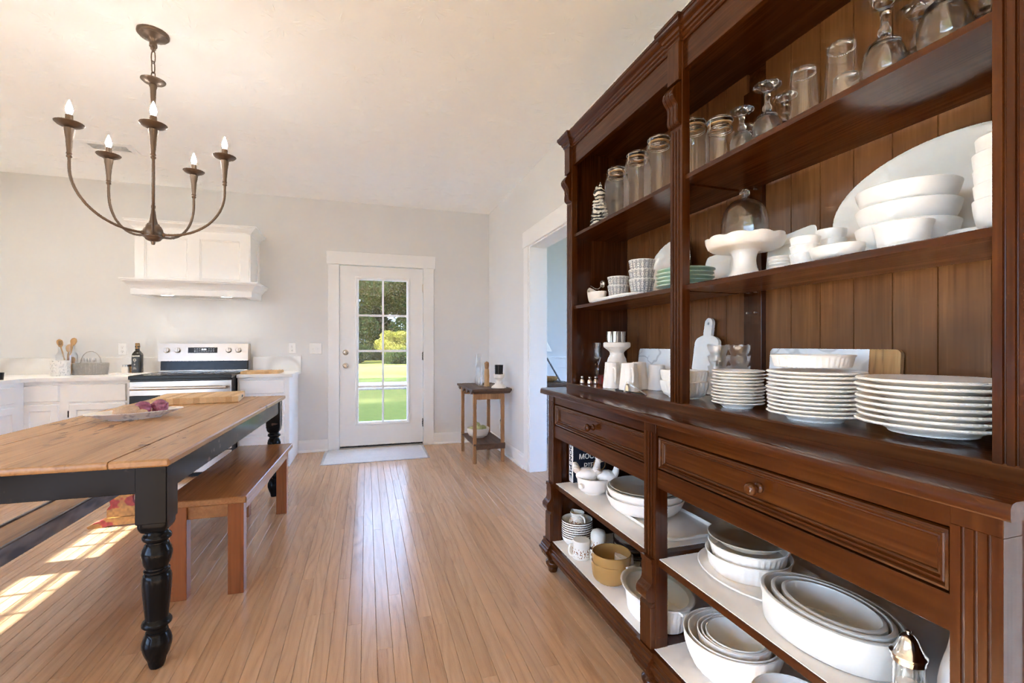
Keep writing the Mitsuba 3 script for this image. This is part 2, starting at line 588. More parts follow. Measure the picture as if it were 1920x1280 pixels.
# ---- glazed exterior door in the back wall
struct('trim_1', S(join(bx(-0.404, -0.287, YB - 0.020, YB, 0, 2.046, 0.003), bx(0.626, 0.747, YB - 0.020, YB, 0, 2.046, 0.003),
                        bx(-0.420, 0.765, YB - 0.026, YB, 2.046, 2.188, 0.003)), 'm_trim'))
struct('trim_2', S(join(bx(-0.30, -0.288, YB, YB + 0.14, 0, 2.058, 0), bx(0.628, 0.64, YB, YB + 0.14, 0, 2.058, 0), bx(-0.30, 0.64, YB, YB + 0.14, 2.046, 2.058, 0),
                        bx(-0.288, -0.27, YB + 0.05, YB + 0.075, 0.02, 2.046, 0), bx(0.61, 0.628, YB + 0.05, YB + 0.075, 0.02, 2.046, 0)), 'm_trim'))
GX0, GX1, GZ0, GZ1 = -0.089, 0.441, 0.293, 1.890
DY = YB + 0.002
dm = orient(extr(sbox(-0.284, 0.035, 0.622, 2.040).difference(sbox(GX0 - 0.01, GZ0 - 0.01, GX1 + 0.01, GZ1 + 0.01)), 0.044), (0, DY + 0.044, 0), X, Z, -Y)
door = struct('door_1', S(dm, 'm_trim'))
LP = [(0, 0), (0.004, 0.012), (0.016, 0.015), (0.026, 0.010), (0.034, 0.003), (0.036, 0), (0.036, -0.03), (0, -0.03)]
part(door, 'lite_frame', S(ring(GX0 - 0.033, GX1 + 0.033, GZ0 - 0.033, GZ1 + 0.033, LP, (0, DY, 0), X, Z, -Y), 'm_trim', 30))
gm = (GX0 + GX1) / 2
part(door, 'muntin', S(bx(gm - 0.011, gm + 0.011, DY - 0.004, DY + 0.012, GZ0, GZ1, 0.003), 'm_trim'))
for k in (1, 2, 3):
    z = GZ0 + (GZ1 - GZ0) * k / 4
    part(door, 'muntin', S(bx(GX0, GX1, DY - 0.003, DY + 0.0115, z - 0.0115, z + 0.0115, 0.003), 'm_trim'))
for i in range(2):
    for k in range(4):
        z0, z1 = GZ0 + (GZ1 - GZ0) * k / 4, GZ0 + (GZ1 - GZ0) * (k + 1) / 4
        x0, x1 = (GX0, gm) if i == 0 else (gm, GX1)
        part(door, 'pane', S((np.array([(x0, DY + 0.02, z0), (x1, DY + 0.02, z0), (x1, DY + 0.02, z1), (x0, DY + 0.02, z1)]), np.array([[0, 1, 2, 3]])), 'm_pane'))
knob_p = smooth_prof([(0, 0.062), (0.017, 0.060), (0.026, 0.048), (0.024, 0.036), (0.011, 0.028), (0.010, 0.012), (0.026, 0.008), (0.031, 0.0)], 4)
part(door, 'door_knob', S(orient(lathe(list(knob_p) + [(0, 0)], 28), (-0.223, DY, 0.930), X, Z, -Y), 'm_nickel', 40), 'satin nickel door knob')
part(door, 'deadbolt', S(orient(join(lathe([(0, 0.016), (0.020, 0.015), (0.027, 0.009), (0.031, 0)], 28), bx(-0.005, 0.005, -0.016, 0.016, 0.014, 0.028, 0.003)), (-0.223, DY, 1.076), X, Z, -Y), 'm_nickel', 40), 'satin nickel deadbolt with thumb turn')
for z in (0.26, 1.03, 1.815):
    part(door, 'hinge', S(join(lathe([(0, -0.048), (0.0065, -0.048), (0.0065, 0.048), (0, 0.048)], 12, at=(0.625, DY - 0.006, z)), bx(0.615, 0.635, DY - 0.002, DY + 0.004, z - 0.045, z + 0.045, 0.001)), 'm_hinge_black' if z < 1.5 else 'm_steel', 30))
part(door, 'sweep', S(bx(-0.282, 0.620, DY - 0.004, DY + 0.046, 0.022, 0.036, 0.001), 'm_hinge_black'), 'black rubber door sweep')
struct('trim_3', S(bx(-0.30, 0.64, YB - 0.018, YB + 0.14, 0.0005, 0.018, 0.004), 'm_steel'))

# ---- cased opening in the right wall
struct('trim_4', S(join(bx(XR - 0.019, XR, 3.953, 4.070, 0, 2.059, 0.003), bx(XR - 0.019, XR, 2.383, 2.50, 0, 2.059, 0.003), bx(XR - 0.024, XR, 2.37, 4.085, 2.059, 2.207, 0.003),
                        bx(XR + 0.152, XR + 0.171, 3.953, 4.07, 0, 2.2, 0.003)), 'm_trim'))
struct('trim_5', S(join(bx(XR - 0.004, XR + 0.156, 3.941, 3.957, 0, 2.06, 0.001), bx(XR - 0.004, XR + 0.156, 2.496, 2.512, 0, 2.06, 0.001), bx(XR - 0.004, XR + 0.156, 2.5, 3.953, 2.047, 2.063, 0.001)), 'm_trim'))

# ---- room beyond: chair rail and wainscot on its back wall
struct('trim_6', S(join(along_x([(YB, 0.985), (YB - 0.03, 0.985), (YB - 0.034, 1.0), (YB - 0.026, 1.012), (YB, 1.012)], XR + 0.152, XO), bx(XR + 0.152, XO, YB - 0.016, YB, 0.868, 0.985, 0.002),
                        bx(XR + 0.152, XO, YB - 0.007, YB, 0.13, 0.868, 0), along_x([(YB - a, b) for a, b in BP], XR + 0.152, XO)), 'm_trim'))
def glass_y(x, y0, y1, z0, z1):
    return S((np.array([(x, y0, z0), (x, y1, z0), (x, y1, z1), (x, y0, z1)]), np.array([[0, 1, 2, 3]])), 'm_pane')
def glass_x(y, x0, x1, z0, z1):
    return S((np.array([(x0, y, z0), (x1, y, z0), (x1, y, z1), (x0, y, z1)]), np.array([[0, 1, 2, 3]])), 'm_pane')
w1 = struct('window_1', S(join(*[bx(XO + 0.02, XO + 0.07, y - 0.03, y + 0.03, 0.5, 2.5, 0.003) for y in (0.43, 1.85, 3.25, 4.67)], bx(XO + 0.02, XO + 0.07, 0.4, 4.7, 0.5, 0.56, 0.003), bx(XO + 0.02, XO + 0.07, 0.4, 4.7, 2.44, 2.5, 0.003)), 'm_trim'))
for a, b in ((0.46, 1.82), (1.88, 3.22), (3.28, 4.64)):
    part(w1, 'pane', glass_y(XO + 0.045, a, b, 0.56, 2.44))

# ---- tall windows in the left wall behind the camera
w3 = struct('window_2', S(join(*[bx(XL - 0.10, XL - 0.04, y - 0.035, y + 0.035, 0.08, 2.30, 0.003) for y in (-4.365, -2.965, -1.575, -0.185, 1.215)], bx(XL - 0.10, XL - 0.04, -4.4, 1.25, 0.08, 0.14, 0.003), bx(XL - 0.10, XL - 0.04, -4.4, 1.25, 2.24, 2.30, 0.003)), 'm_trim'))
for a, b in ((-4.33, -3.0), (-2.93, -1.61), (-1.54, -0.22), (-0.15, 1.18)):
    part(w3, 'pane', glass_y(XL - 0.07, a, b, 0.14, 2.24))

# ---- half-glazed double door in the left wall, its blinds drawn down
def leaf(name, y0, y1):
    g0, g1 = y0 + 0.083, y1 - 0.083
    gz0, gz1 = 0.885, 1.90
    m = orient(extr(sbox(y0, 0.02, y1, 2.03).difference(sbox(g0, gz0, g1, gz1)), 0.044), (XL - 0.09, 0, 0), Y, Z, X)
    d = struct(name, S(m, 'm_trim'))
    for k in (1, 2):
        y = g0 + (g1 - g0) * k / 3
        part(d, 'muntin', S(bx(XL - 0.082, XL - 0.052, y - 0.009, y + 0.009, gz0, gz1, 0.002), 'm_trim'))
    for z in (0.975, 1.28, 1.59):
        part(d, 'muntin', S(bx(XL - 0.082, XL - 0.052, g0, g1, z - 0.004, z + 0.004, 0.002), 'm_trim'))
    part(d, 'pane', glass_y(XL - 0.067, g0, g1, gz0, gz1))
    part(d, 'handle', S(orient(lathe(list(knob_p) + [(0, 0)], 20), (XL - 0.046, y0 + 0.04, 0.96), Y, Z, X), 'm_nickel', 40))
    return d
struct('trim_7', S(join(bx(XL - 0.15, XL + 0.001, 2.25, 2.268, 0, 2.05, 0), bx(XL - 0.15, XL + 0.001, 3.742, 3.76, 0, 2.05, 0), bx(XL - 0.15, XL + 0.001, 2.25, 3.76, 2.028, 2.05, 0), bx(XL - 0.15, XL - 0.02, 2.25, 3.76, 0.0, 0.022, 0),
                        bx(XL, XL + 0.02, 2.15, 2.262, 0, 2.05, .003), bx(XL, XL + 0.02, 3.748, 3.86, 0, 2.05, .003), bx(XL, XL + 0.022, 2.13, 3.88, 2.04, 2.19, .003)), 'm_trim'))
leaf('door_2', 2.265, 3.003)
leaf('door_3', 3.003, 3.745)
mat('m_blind', pr((0.78, 0.76, 0.72), 0.9, 0.1))
for y0, y1 in ((2.335, 2.935), (3.07, 3.68)):
    b = thing('roller_blind', 'white roller blind on the ' + ('nearer' if y0 < 3 else 'farther') + ' leaf of the glazed side door', 'blind', 'blinds on the side door')
    part(b, 'fabric', S(bx(XL - 0.040, XL - 0.037, y0, y1, 1.002, 1.95, 0), 'm_blind'))
    part(b, 'roller', S(orient(lathe([(0, 0), (0.022, 0), (0.022, y1 - y0), (0, y1 - y0)], 20), (XL - 0.038, y0, 1.955), X, -Z, Y), 'm_blind', 30))
    part(b, 'bottom_bar', S(bx(XL - 0.044, XL - 0.034, y0, y1, 0.998, 1.014, 0.002), 'm_trim'))

# ---- switches, outlets, ceiling vent
def plate(name, label, cat, x, z, w, kind, group=None):
    t = thing(name, label, cat, group)
    part(t, 'plate', S(orient(hexa([(-w / 2, -0.058, 0), (w / 2, -0.058, 0), (w / 2, 0.058, 0), (-w / 2, 0.058, 0)],
                                   [(-w / 2 + .004, -0.054, .006), (w / 2 - .004, -0.054, .006), (w / 2 - .004, 0.054, .006), (-w / 2 + .004, 0.054, .006)]), (x, YB, z), X, Z, -Y), 'm_plastic_white'))
    if kind == 'switch':
        for dx in (-0.023, 0.023):
            part(t, 'toggle', S(orient(tilt(bx(-0.0045, 0.0045, -0.010, 0.010, 0, 0.017, 0.001), 20, [1, 0, 0], [0, 0, 0]), (x + dx, YB - 0.003, z), X, Z, -Y), 'm_plastic_white'))
    else:
        for dz in (-0.021, 0.021):
            s = part(t, 'socket', S(orient(lathe([(0.0165, 0), (0.0165, 0.003), (0, 0.003)], 24, power=3), (x, YB - 0.005, z + dz), X, Z, -Y), 'm_plastic_white'))
            part(s, 'slot', S(orient(join(bx(-0.0065, -0.0045, -0.002, 0.007, 0, 0.0012, 0), bx(0.0045, 0.0065, -0.002, 0.007, 0, 0.0012, 0), lathe([(0.0028, 0), (0.0028, 0.0012), (0, 0.0012)], 10, at=(0, -0.009, 0))), (x, YB - 0.0075, z + dz), X, Z, -Y), 'm_slot'))
    return t
plate('light_switch', 'white two-gang light switch plate on the wall left of the glazed door', 'light switch', -0.529, 1.119, 0.128, 'switch')
plate('wall_outlet', 'white wall outlet above the counter between the stove and the glazed door', 'outlet', -0.761, 1.123, 0.075, 'outlet')
plate('wall_outlet', 'white wall outlet between the wire basket and the dark oil bottle', 'outlet', -2.266, 1.118, 0.075, 'outlet')
hu = thing('hutch', 'large dark cherry wood hutch with open shelves and two drawers along the right wall', 'hutch')
HY = [2.190, 1.325, 0.464]        # pilaster centres, far to near
PW = 0.066
CT = 0.934                        # counter top
NX = -X


def fluted(yc, w, x0, depth, z0, z1, stop, n=3, gw=0.0055, gd=0.005):
    """A pilaster facing -x with stopped flutes."""
    a = w / 2
    pts = [(-a, 0), (a, 0), (a, depth)]
    for k in range(n):
        c = a - w * (k + 1) / (n + 1)
        pts += [(c + gw / 2, depth), (c + gw * .28, depth - gd * .8), (c, depth - gd), (c - gw * .28, depth - gd * .8), (c - gw / 2, depth)]
    pts += [(-a, depth)]
    mid = orient(extr(pts, z1 - z0 - 2 * stop), (x0 + depth, yc, z0 + stop), Y, NX, Z)
    return join(mid, bx(x0, x0 + depth, yc - a, yc + a, z0, z0 + stop, 0.001), bx(x0, x0 + depth, yc - a, yc + a, z1 - stop, z1, 0.001))


# ----- lower case
for yc in HY:
    part(hu, 'pilaster', S(fluted(yc, PW, 0.900, 0.045, 0.165, 0.905, 0.035), 'm_cherry_z', 20))
part(hu, 'end_panel', S(join(bx(0.945, 1.395, 0.434, 0.456, 0.165, 0.905, 0.001), bx(0.93, 0.945, 0.434, 0.458, 0.165, 0.905, 0.001)), 'm_cherry_end'))
part(hu, 'end_panel', S(bx(0.945, 1.395, 2.198, 2.220, 0.165, 0.905, 0.001), 'm_cherry_z'))
part(hu, 'divider', S(bx(1.30, 1.375, 1.285, 1.365, 0.165, 0.69, 0.001), 'm_cherry_z'))
part(hu, 'back_panel', S(bx(1.378, 1.398, 0.434, 2.22, 0.10, 0.905, 0), 'm_cherry_back'))
# counter with a rounded front edge
ce = [(0.872, 0.906), (1.408, 0.906), (1.408, CT), (0.882, CT), (0.8735, CT - 0.0025), (0.870, CT - 0.009), (0.870, 0.910)]
cm = along_y(ce, 0.409, 2.262)
part(hu, 'counter', S(join(cm), 'm_cherry_y', 30))
BAYS = [(HY[1] + PW / 2, HY[0] - PW / 2), (HY[2] + PW / 2, HY[1] - PW / 2)]
for y0, y1 in BAYS:
    part(hu, 'rail', S(bx(0.906, 0.930, y0, y1, 0.862, 0.906, 0.001), 'm_cherry_y'))
    part(hu, 'rail', S(bx(0.906, 0.930, y0, y1, 0.692, 0.752, 0.001), 'm_cherry_y'))
    d = part(hu, 'drawer', S(join(bx(0.920, 0.940, y0 + 0.003, y1 - 0.003, 0.755, 0.859, 0.001)), 'm_cherry_y'))
    mp = [(0, -0.005), (0, 0.010), (0.002, 0.014), (0.006, 0.015), (0.009, 0.012), (0.010, 0.0095), (0.0125, 0.0105), (0.0155, 0.010), (0.017, 0.007), (0.0185, 0.005), (0.021, 0.0055), (0.0235, 0.0035), (0.025, 0.0), (0.025, -0.005)]
    part(d, 'moulding', S(ring(y0 + 0.003, y1 - 0.003, 0.7555, 0.8585, mp, (0.920, 0, 0), Y, Z, NX), 'm_cherry_y', 25))
    yk = (y0 + y1) / 2 + (0.008 if y0 > 1 else 0.0)
    kp = smooth_prof([(0.0, 0.040), (0.010, 0.0385), (0.0160, 0.031), (0.0150, 0.023), (0.0085, 0.018), (0.0075, 0.010), (0.0125, 0.006), (0.0135, 0.0015), (0.012, -0.003)], 4)
    part(d, 'knob', S(orient(lathe(list(kp) + [(0, -0.003)], 28), (0.920, yk, 0.808), Y, Z, NX), 'm_cherry_x', 40), 'round turned wooden knob')
# shelves of the lower case
for y0, y1 in BAYS:
    part(hu, 'shelf', S(bx(0.912, 1.378, y0 - 0.034, y1 + 0.034, 0.432, 0.455, 0.002), 'm_cherry_y'))
part(hu, 'bottom_board', S(bx(0.885, 1.378, 0.434, 2.22, 0.140, 0.163, 0.001), 'm_cherry_y'))
# plinth moulding, breaking forward under each pilaster
PP = [(1.30, 0.080), (0.888, 0.080), (0.884, 0.088), (0.884, 0.096), (0.878, 0.099), (0.878, 0.106), (0.872, 0.110), (0.869, 0.117), (0.872, 0.124), (0.879, 0.129), (0.879, 0.136), (0.884, 0.139), (0.887, 0.147), (0.893, 0.150), (0.893, 0.160), (1.30, 0.160)]
part(hu, 'plinth_moulding', S(along_y(PP, 0.425, 2.23), 'm_cherry_y', 25))
for yc in HY:
    q = [(x - 0.016 if x < 1 else 0.94, z + (0.004 if z > 0.15 else 0)) for x, z in PP]
    w = 0.047
    part(hu, 'plinth_block', S(along_y(q, yc - w, yc + w), 'm_cherry_y', 25))
    part(hu, 'bracket_block', S(join(bx(0.882, 0.902, yc - 0.031, yc + 0.031, 0.164, 0.300, 0.0015),
                                     hexa([(0.882, yc - 0.031, 0.300), (0.902, yc - 0.031, 0.300), (0.902, yc + 0.031, 0.300), (0.882, yc + 0.031, 0.300)],
                                          [(0.896, yc - 0.031, 0.316), (0.902, yc - 0.031, 0.316), (0.902, yc + 0.031, 0.316), (0.896, yc + 0.031, 0.316)])), 'm_cherry_z'))
    # carved scroll: bulge low down
    cp = smooth_prof([(0.900, 0.314), (0.880, 0.318), (0.868, 0.331), (0.866, 0.348), (0.873, 0.362), (0.884, 0.373), (0.889, 0.388), (0.888, 0.415), (0.889, 0.440)], 4)
    cp = [tuple(p) for p in cp] + [(0.885, 0.441), (0.885, 0.456), (0.902, 0.456)]
    part(hu, 'corbel', S(along_y(cp, yc - 0.030, yc + 0.030), 'm_cherry_z', 35))
    fp = smooth_prof([(0.0, 0.080), (0.030, 0.079), (0.034, 0.072), (0.024, 0.066), (0.027, 0.061), (0.036, 0.052), (0.037, 0.042), (0.030, 0.030), (0.024, 0.024), (0.026, 0.020), (0.023, 0.012), (0.0195, 0.0), (0, 0)], 4)
    for xf in (0.912, 1.33):
        part(hu, 'foot', S(lathe(fp, 32, at=(xf, yc, 0)), 'm_cherry_z', 35))
# ----- upper case
UX = 1.004
part(hu, 'deck_board', S(along_y([(1.002, CT), (1.372, CT), (1.372, 0.962), (1.006, 0.962), (1.002, 0.958)], 0.435, 2.222), 'm_cherry_y', 25))
for yc in HY:
    part(hu, 'pilaster', S(fluted(yc, 0.063, UX, 0.030, CT, 1.905, 0.020), 'm_cherry_z', 20))
for y0, y1 in ((0.4325, 0.452), (2.200, 2.2215)):
    part(hu, 'end_panel', S(bx(UX + 0.030, 1.372, y0, y1, CT, 2.18, 0.001), 'm_cherry_z'))
yb = 0.452
edges = [0.452]
e = 2.200
planks = []
ys = [2.200 - 0.1036 * k for k in range(0, 9)]
for k in range(8):
    planks.append((ys[k + 1], ys[k]))
ys2 = [1.289 - 0.1036 * k for k in range(0, 9)]
for k in range(8):
    planks.append((max(ys2[k + 1], 0.452), ys2[k]))
for a, b in planks:
    if b - a > 0.01:
        part(hu, 'back_plank', S(orient(extr([(a + 0.0004, 0), (b - 0.0004, 0), (b - 0.0004, 0.009), (b - 0.0018, 0.012), (a + 0.0018, 0.012), (a + 0.0004, 0.009)], 2.18 - CT), (1.364, 0, CT), Y, NX, Z), 'm_cherry_back'))
part(hu, 'backing', S(bx(1.364, 1.372, 0.44, 2.21, CT, 2.18, 0), 'm_cherry_x'))
part(hu, 'centre_stile', S(bx(1.331, 1.352, 1.287, 1.366, 0.962, 2.08, 0.001), 'm_cherry_z'))
part(hu, 'top_board', S(bx(1.02, 1.372, 0.44, 2.21, 2.165, 2.185, 0.001), 'm_cherry_y'))
pins = mikit.ply(join(lathe([(0, 0), (0.0032, 0), (0.0032, 0.012), (0, 0.012)], 10)), 'm_tin', smooth=30)
for zs in (1.360, 1.728):
    for y0, y1 in ((1.334, 2.199), (0.453, 1.316)):
        s = part(hu, 'shelf', S(join(along_y([(1.015, zs - 0.0165), (1.278, zs - 0.018), (1.278, zs), (1.018, zs), (1.015, zs - 0.002)], y0, y1), bx(1.278, 1.330, y0, y1, zs - 0.008, zs, 0)), 'm_cherry_y', 25))
    for yc in (1.308, 1.342):
        part(hu, 'shelf_pin', put(pins, M=T().translate([1.3195, yc, zs - 0.012]).rotate([0, 1, 0], 90)))
for yc in (1.309, 1.343):
    part(hu, 'pin_hole', put(pins, M=T().translate([1.3215, yc, 1.275]).rotate([0, 1, 0], 90)))
# frieze boards and crown
for y0, y1 in ((HY[1], HY[0]), (HY[2], HY[1])):
    part(hu, 'frieze', S(bx(1.010, 1.030, y0 + 0.03, y1 - 0.03, 2.080, 2.190, 0.001), 'm_cherry_y'))
CP = [(1.05, 2.172), (1.006, 2.172), (1.003, 2.176), (1.003, 2.183), (0.998, 2.187), (0.997, 2.194), (0.992, 2.199), (0.990, 2.206), (0.991, 2.209), (0.984, 2.214), (0.978, 2.222), (0.976, 2.229), (0.973, 2.231), (0.973, 2.241), (1.05, 2.241)]
part(hu, 'crown', S(along_y(CP, 0.43, 2.222), 'm_cherry_y', 25))
part(hu, 'crown_top', S(bx(0.985, 1.375, 0.43, 2.222, 2.228, 2.241, 0.001), 'm_cherry_y'))
for yc in HY:
    def cap(y0, y1, dx):
        # crown moulding returning round a pilaster cap
        V = []
        for x, z in CP:
            u = 1.003 - x if x < 1.04 else 0.0
            xx = min(x - dx, 1.05) if x < 1.04 else 1.05
            V.append((xx, y0 - max(u, 0), y1 + max(u, 0), z))
        P0 = np.array([(a, b, z) for a, b, c, z in V])
        P1 = np.array([(a, c, z) for a, b, c, z in V])
        n = len(P0)
        VV = np.vstack([P0, P1])
        F = []
        for i in range(n):
            j = (i + 1) % n
            F += [(i, j, n + j), (i, n + j, n + i)]
        # side faces: fans between the outline and the back edge
        m = trimesh.Trimesh(VV, np.array(F), process=False)
        hull_sides = []
        for i in range(1, n - 2):
            a0, a1 = V[i], V[i + 1]
            for s in (1, 2):
                q = np.array([(a0[0], a0[s], a0[3]), (a1[0], a1[s], a1[3]), (1.05, a1[s], a1[3]), (1.05, a0[s], a0[3])])
                hull_sides.append(trimesh.Trimesh(q, [[0, 1, 2], [0, 2, 3]], process=False))
        return join(m, *hull_sides)
    part(hu, 'capital', S(cap(yc - 0.0345, yc + 0.0345, 0.012), 'm_cherry_y', 25))
    part(hu, 'bracket_block', S(bx(0.990, 1.010, yc - 0.030, yc + 0.030, 2.045, 2.174, 0.0015), 'm_cherry_z'))
    cp = smooth_prof([(1.006, 2.046), (0.996, 2.038), (0.984, 2.026), (0.972, 2.010), (0.969, 1.995), (0.976, 1.980), (0.986, 1.966), (0.9895, 1.950), (0.988, 1.930), (0.988, 1.914), (0.993, 1.902), (1.004, 1.897)], 4)
    cp = [tuple(p) for p in cp]
    fl_ = along_y(cp, yc - 0.028, yc + 0.028)
    part(hu, 'corbel', S(join(fl_, *[along_y([(x - 0.002, z) if x < 1.0 else (x, z) for x, z in cp], yc + o - 0.0055, yc + o + 0.0055) for o in (-0.019, 0, 0.019)]), 'm_cherry_z', 35))
    part(hu, 'pilaster_head', S(bx(UX, UX + 0.03, yc - 0.0315, yc + 0.0315, 1.905, 2.174, 0.001), 'm_cherry_z'))

# ----- white cloth liners
for (y0, y1), z, x0, lab in ((BAYS[0], 0.455, 0.9135, 'white textured liner on the middle shelf of the hutch, left of the centre post'), (BAYS[1], 0.455, 0.9135, 'white textured liner on the middle shelf of the hutch, right of the centre post'),
                             (BAYS[0], 0.163, 0.897, 'white textured liner on the bottom shelf of the hutch, left of the centre post'), (BAYS[1], 0.163, 0.897, 'white textured liner on the bottom shelf of the hutch, right of the centre post')):
    thing('shelf_liner', lab, 'shelf liner', None, S(bx(x0, 1.376, y0 - 0.004, y1 + 0.004, z, z + 0.0022, 0.0008), 'm_liner'))
ORD = ['topmost', 'second', 'third', 'fourth', 'fifth', 'sixth', 'seventh', 'eighth', 'ninth', 'tenth', 'eleventh', 'twelfth']


def ordinal(k, what, where):
    """k = 0 is the top of the pile."""
    return f'{ORD[k]} {what} {where}' if k == 0 else f'{ORD[k]} {what} from the top {where}'


def plate_mesh(R, h=0.020, rim=0.006, foot=0.55, beads=0, n=64, sx=1, sy=1, deep=None):
    """A plate: foot ring, flat well, flared rim with a rounded, optionally beaded edge."""
    f = R * foot
    o = [(0, 0.0035), (f - 0.008, 0.0035), (f - 0.006, 0), (f, 0), (f + 0.002, 0.004), (R * (foot + 0.12), h * 0.52), (R * 0.93, h * 0.86), (R - 0.003, h - 0.001 - rim * .35), (R, h - rim * .1), (R - 0.0025, h + rim * 0.35),
         (R * 0.93, h * 0.86 + rim * .9), (R * (foot + 0.14), h * 0.52 + 0.006), (f - 0.002, 0.0085), (0, 0.0085)]
    if beads:
        n = beads * 3
        def mod(th, r, z, i):
            if i in (7, 8, 9):
                w = 0.5 + 0.5 * np.cos(beads * th)
                return r - 0.0018 * w, z
            return r, z
        return lathe(o, n, sx, sy, mod)
    return lathe(o, n, sx, sy)


def bowl_mesh(R, h, foot=0.5, t=0.004, n=56, flutes=0, amp=0.002, sx=1, sy=1, straight=0.35, power=2.0, scallop=0.0):
    f = R * foot
    o = [(0, 0.003), (f - 0.006, 0.003), (f - 0.004, 0), (f, 0)]
    c = smooth_prof([(f + 0.001, 0.004), (f + (R - f) * (0.55 + .2 * straight), h * (0.30 - .12 * straight)), (f + (R - f) * (0.86 + .1 * straight), h * 0.66), (R, h)], 4)
    o += [tuple(p) for p in c]
    prof = shell(o, t)
    no = len(o)
    if flutes:
        n = max(n, flutes * 4)
    def mod(th, r, z, i):
        if flutes and 4 <= i < no - 1:
            r = r + amp * np.cos(flutes * th)
        if scallop and (i >= no - 3) and i <= no + 3:
            z = z + scallop * np.cos(flutes * th)
        return r, z
    return lathe(prof, n, sx, sy, mod if (flutes or scallop) else None, power)


def cyl_mesh(r0, r1, h, t=0.004, n=40, flutes=0, amp=0.0015, flip=False, lip=0.0, sx=1, sy=1, power=2.0):
    """A straight-sided vessel; flip stands it on its rim."""
    o = [(0, 0.002), (r0 - 0.006, 0.002), (r0 - 0.004, 0), (r0 - 0.001, 0.001), (r0, 0.005)]
    for k in range(1, 6):
        u = k / 5
        o.append((r0 + (r1 - r0) * u + (lip if k == 5 else 0), 0.005 + (h - 0.005) * u))
    no = len(o)
    if flutes:
        n = max(n, flutes * 4)
    def mod(th, r, z, i):
        if 4 <= i < no - 1:
            r = r - amp * (0.5 + 0.5 * np.cos(flutes * th))
        return r, z
    m = lathe(shell(o, t), n, sx, sy, mod if flutes else None, power)
    if flip:
        m.apply_transform(np.diag([1, -1, -1, 1.0]))
        m.apply_translation([0, 0, h + t * 0.45])
    return m


def goblet(h, rb, rf, flip=True):
    """A stemmed glass with a thick ringed stem; flip stands it on its rim."""
    hb = h * 0.55
    o = [(0, 0), (rf * 0.95, 0.0), (rf, 0.0015), (rf, 0.003), (rf * 0.55, 0.0065), (rf * 0.28, h * 0.10), (0.0085, h * 0.16), (0.0065, h * 0.24), (0.0085, h * 0.31), (0.0125, h * 0.34), (0.0125, h * 0.37), (0.010, h * 0.40), (0.016, h * 0.43)]
    o += [tuple(p) for p in smooth_prof([(rb * 0.72, h * 0.49), (rb * 0.98, h * 0.62), (rb, h * 0.74), (rb * 0.93, h * 0.90), (rb * 0.88, h)], 3)]
    inner = [(rb * 0.88 - 0.0012, h + 0.0006)] + [tuple(p) for p in smooth_prof([(rb * 0.88 - 0.0024, h - 0.001), (rb * 0.93 - 0.0026, h * 0.90), (rb - 0.003, h * 0.74), (rb * 0.97 - 0.003, h * 0.63), (rb * 0.66, h * 0.515), (0.006, h * 0.475), (0, h * 0.472)], 3)]
    out = []
    for m in (lathe(o + inner, 44),):
        if flip:
            m.apply_transform(np.diag([1, -1, -1, 1.0]))
            m.apply_translation([0, 0, h + 0.0006])
        out.append(m)
    return out


def stemware(label, x, y, h, rb, rf, group):
    g = thing('wine_glass', label, 'glass', group)
    scene[g] = S(goblet(h, rb, rf)[0], 'm_glass', 40, at=(x, y, Z1))


def tumbler(label, x, y, h, group):
    g = thing('tumbler', label, 'glass', group)
    r0, r1 = 0.0295, 0.0385
    part(g, 'wall', S(lathe([(r1, 0.0012), (r0 + .0005, h - 0.012), (r0, h - 0.006)], 44, open_=True), 'm_thin_glass', 40, at=(x, y, Z1)))
    part(g, 'base', S(join(lathe([(0, h), (r0 - 0.003, h), (r0, h - 0.004), (r0 + .0003, h - 0.013), (r0 - .004, h - .015), (0, h - 0.012)], 40), tube([(r1 * math.cos(a), r1 * math.sin(a), 0.0012) for a in np.linspace(0, 2 * math.pi, 41)[:-1]], 0.0012, 6, closed=True)), 'm_glass', 40, at=(x, y, Z1)))


def on(name, label, cat, mesh, m, x, y, z, group=None, smooth=35, rz=0):
    return thing(name, label, cat, group, S(mesh, m, smooth, at=(x, y, z), rz=rz))


def pile(name, what, where, cat, mesh, m, x, y, z0, n, pitch, group, jit=0.002, seed=1, smooth=35, turn=True):
    rng = random.Random(seed)
    d = mikit.ply(mesh, m, smooth=smooth)
    for k in range(n):
        thing(name, ordinal(n - 1 - k, what, where), cat, group, put(d, (x + rng.uniform(-jit, jit), y + rng.uniform(-jit, jit), z0 + k * pitch), rng.uniform(0, 360) if turn else 0))


Z1, Z3, ZD = 1.7282, 1.3602, 0.9622        # top shelf, middle shelf, deck
# =================================================================== top shelf
# striped cat figurine covered in ruffles
def cat_stripes(p, n, uv):
    s = dr.sin(p.z * 340 + 7 * noise(p.x * 40, p.y * 40, p.z * 30))
    return mix((0.74, 0.70, 0.62), (0.02, 0.02, 0.02), smoothstep(0.15, 0.35, s))
mat('m_stripes', pr(cat_stripes, 0.35))
def figurine():
    rf = []
    for k in range(9):
        z = 0.008 + 0.017 * k
        r = 0.046 - 0.0026 * k if k < 7 else 0.028 - 0.003 * (k - 7)
        rf.append(lathe([(0, z - 0.008), (r * .75, z - 0.008), (r + .004, z + 0.004), (r * .7, z + 0.012), (0, z + 0.014)], 44, mod=lambda th, rr, zz, i: (rr * (1 + .16 * np.cos(11 * th + 1.3 * i)), zz + (0.004 * np.cos(11 * th) if i == 2 else 0)), at=(0.002 * (k % 2), 0.0015 * k, 0)))
    return join(*rf)
cf = thing('cat_figurine', 'black and white ruffled cat figurine at the far end of the top hutch shelf', 'figurine')
cx, cy = 1.105, 2.045
part(cf, 'body', S(figurine(), 'm_stripes', 30, at=(cx, cy, Z1)))
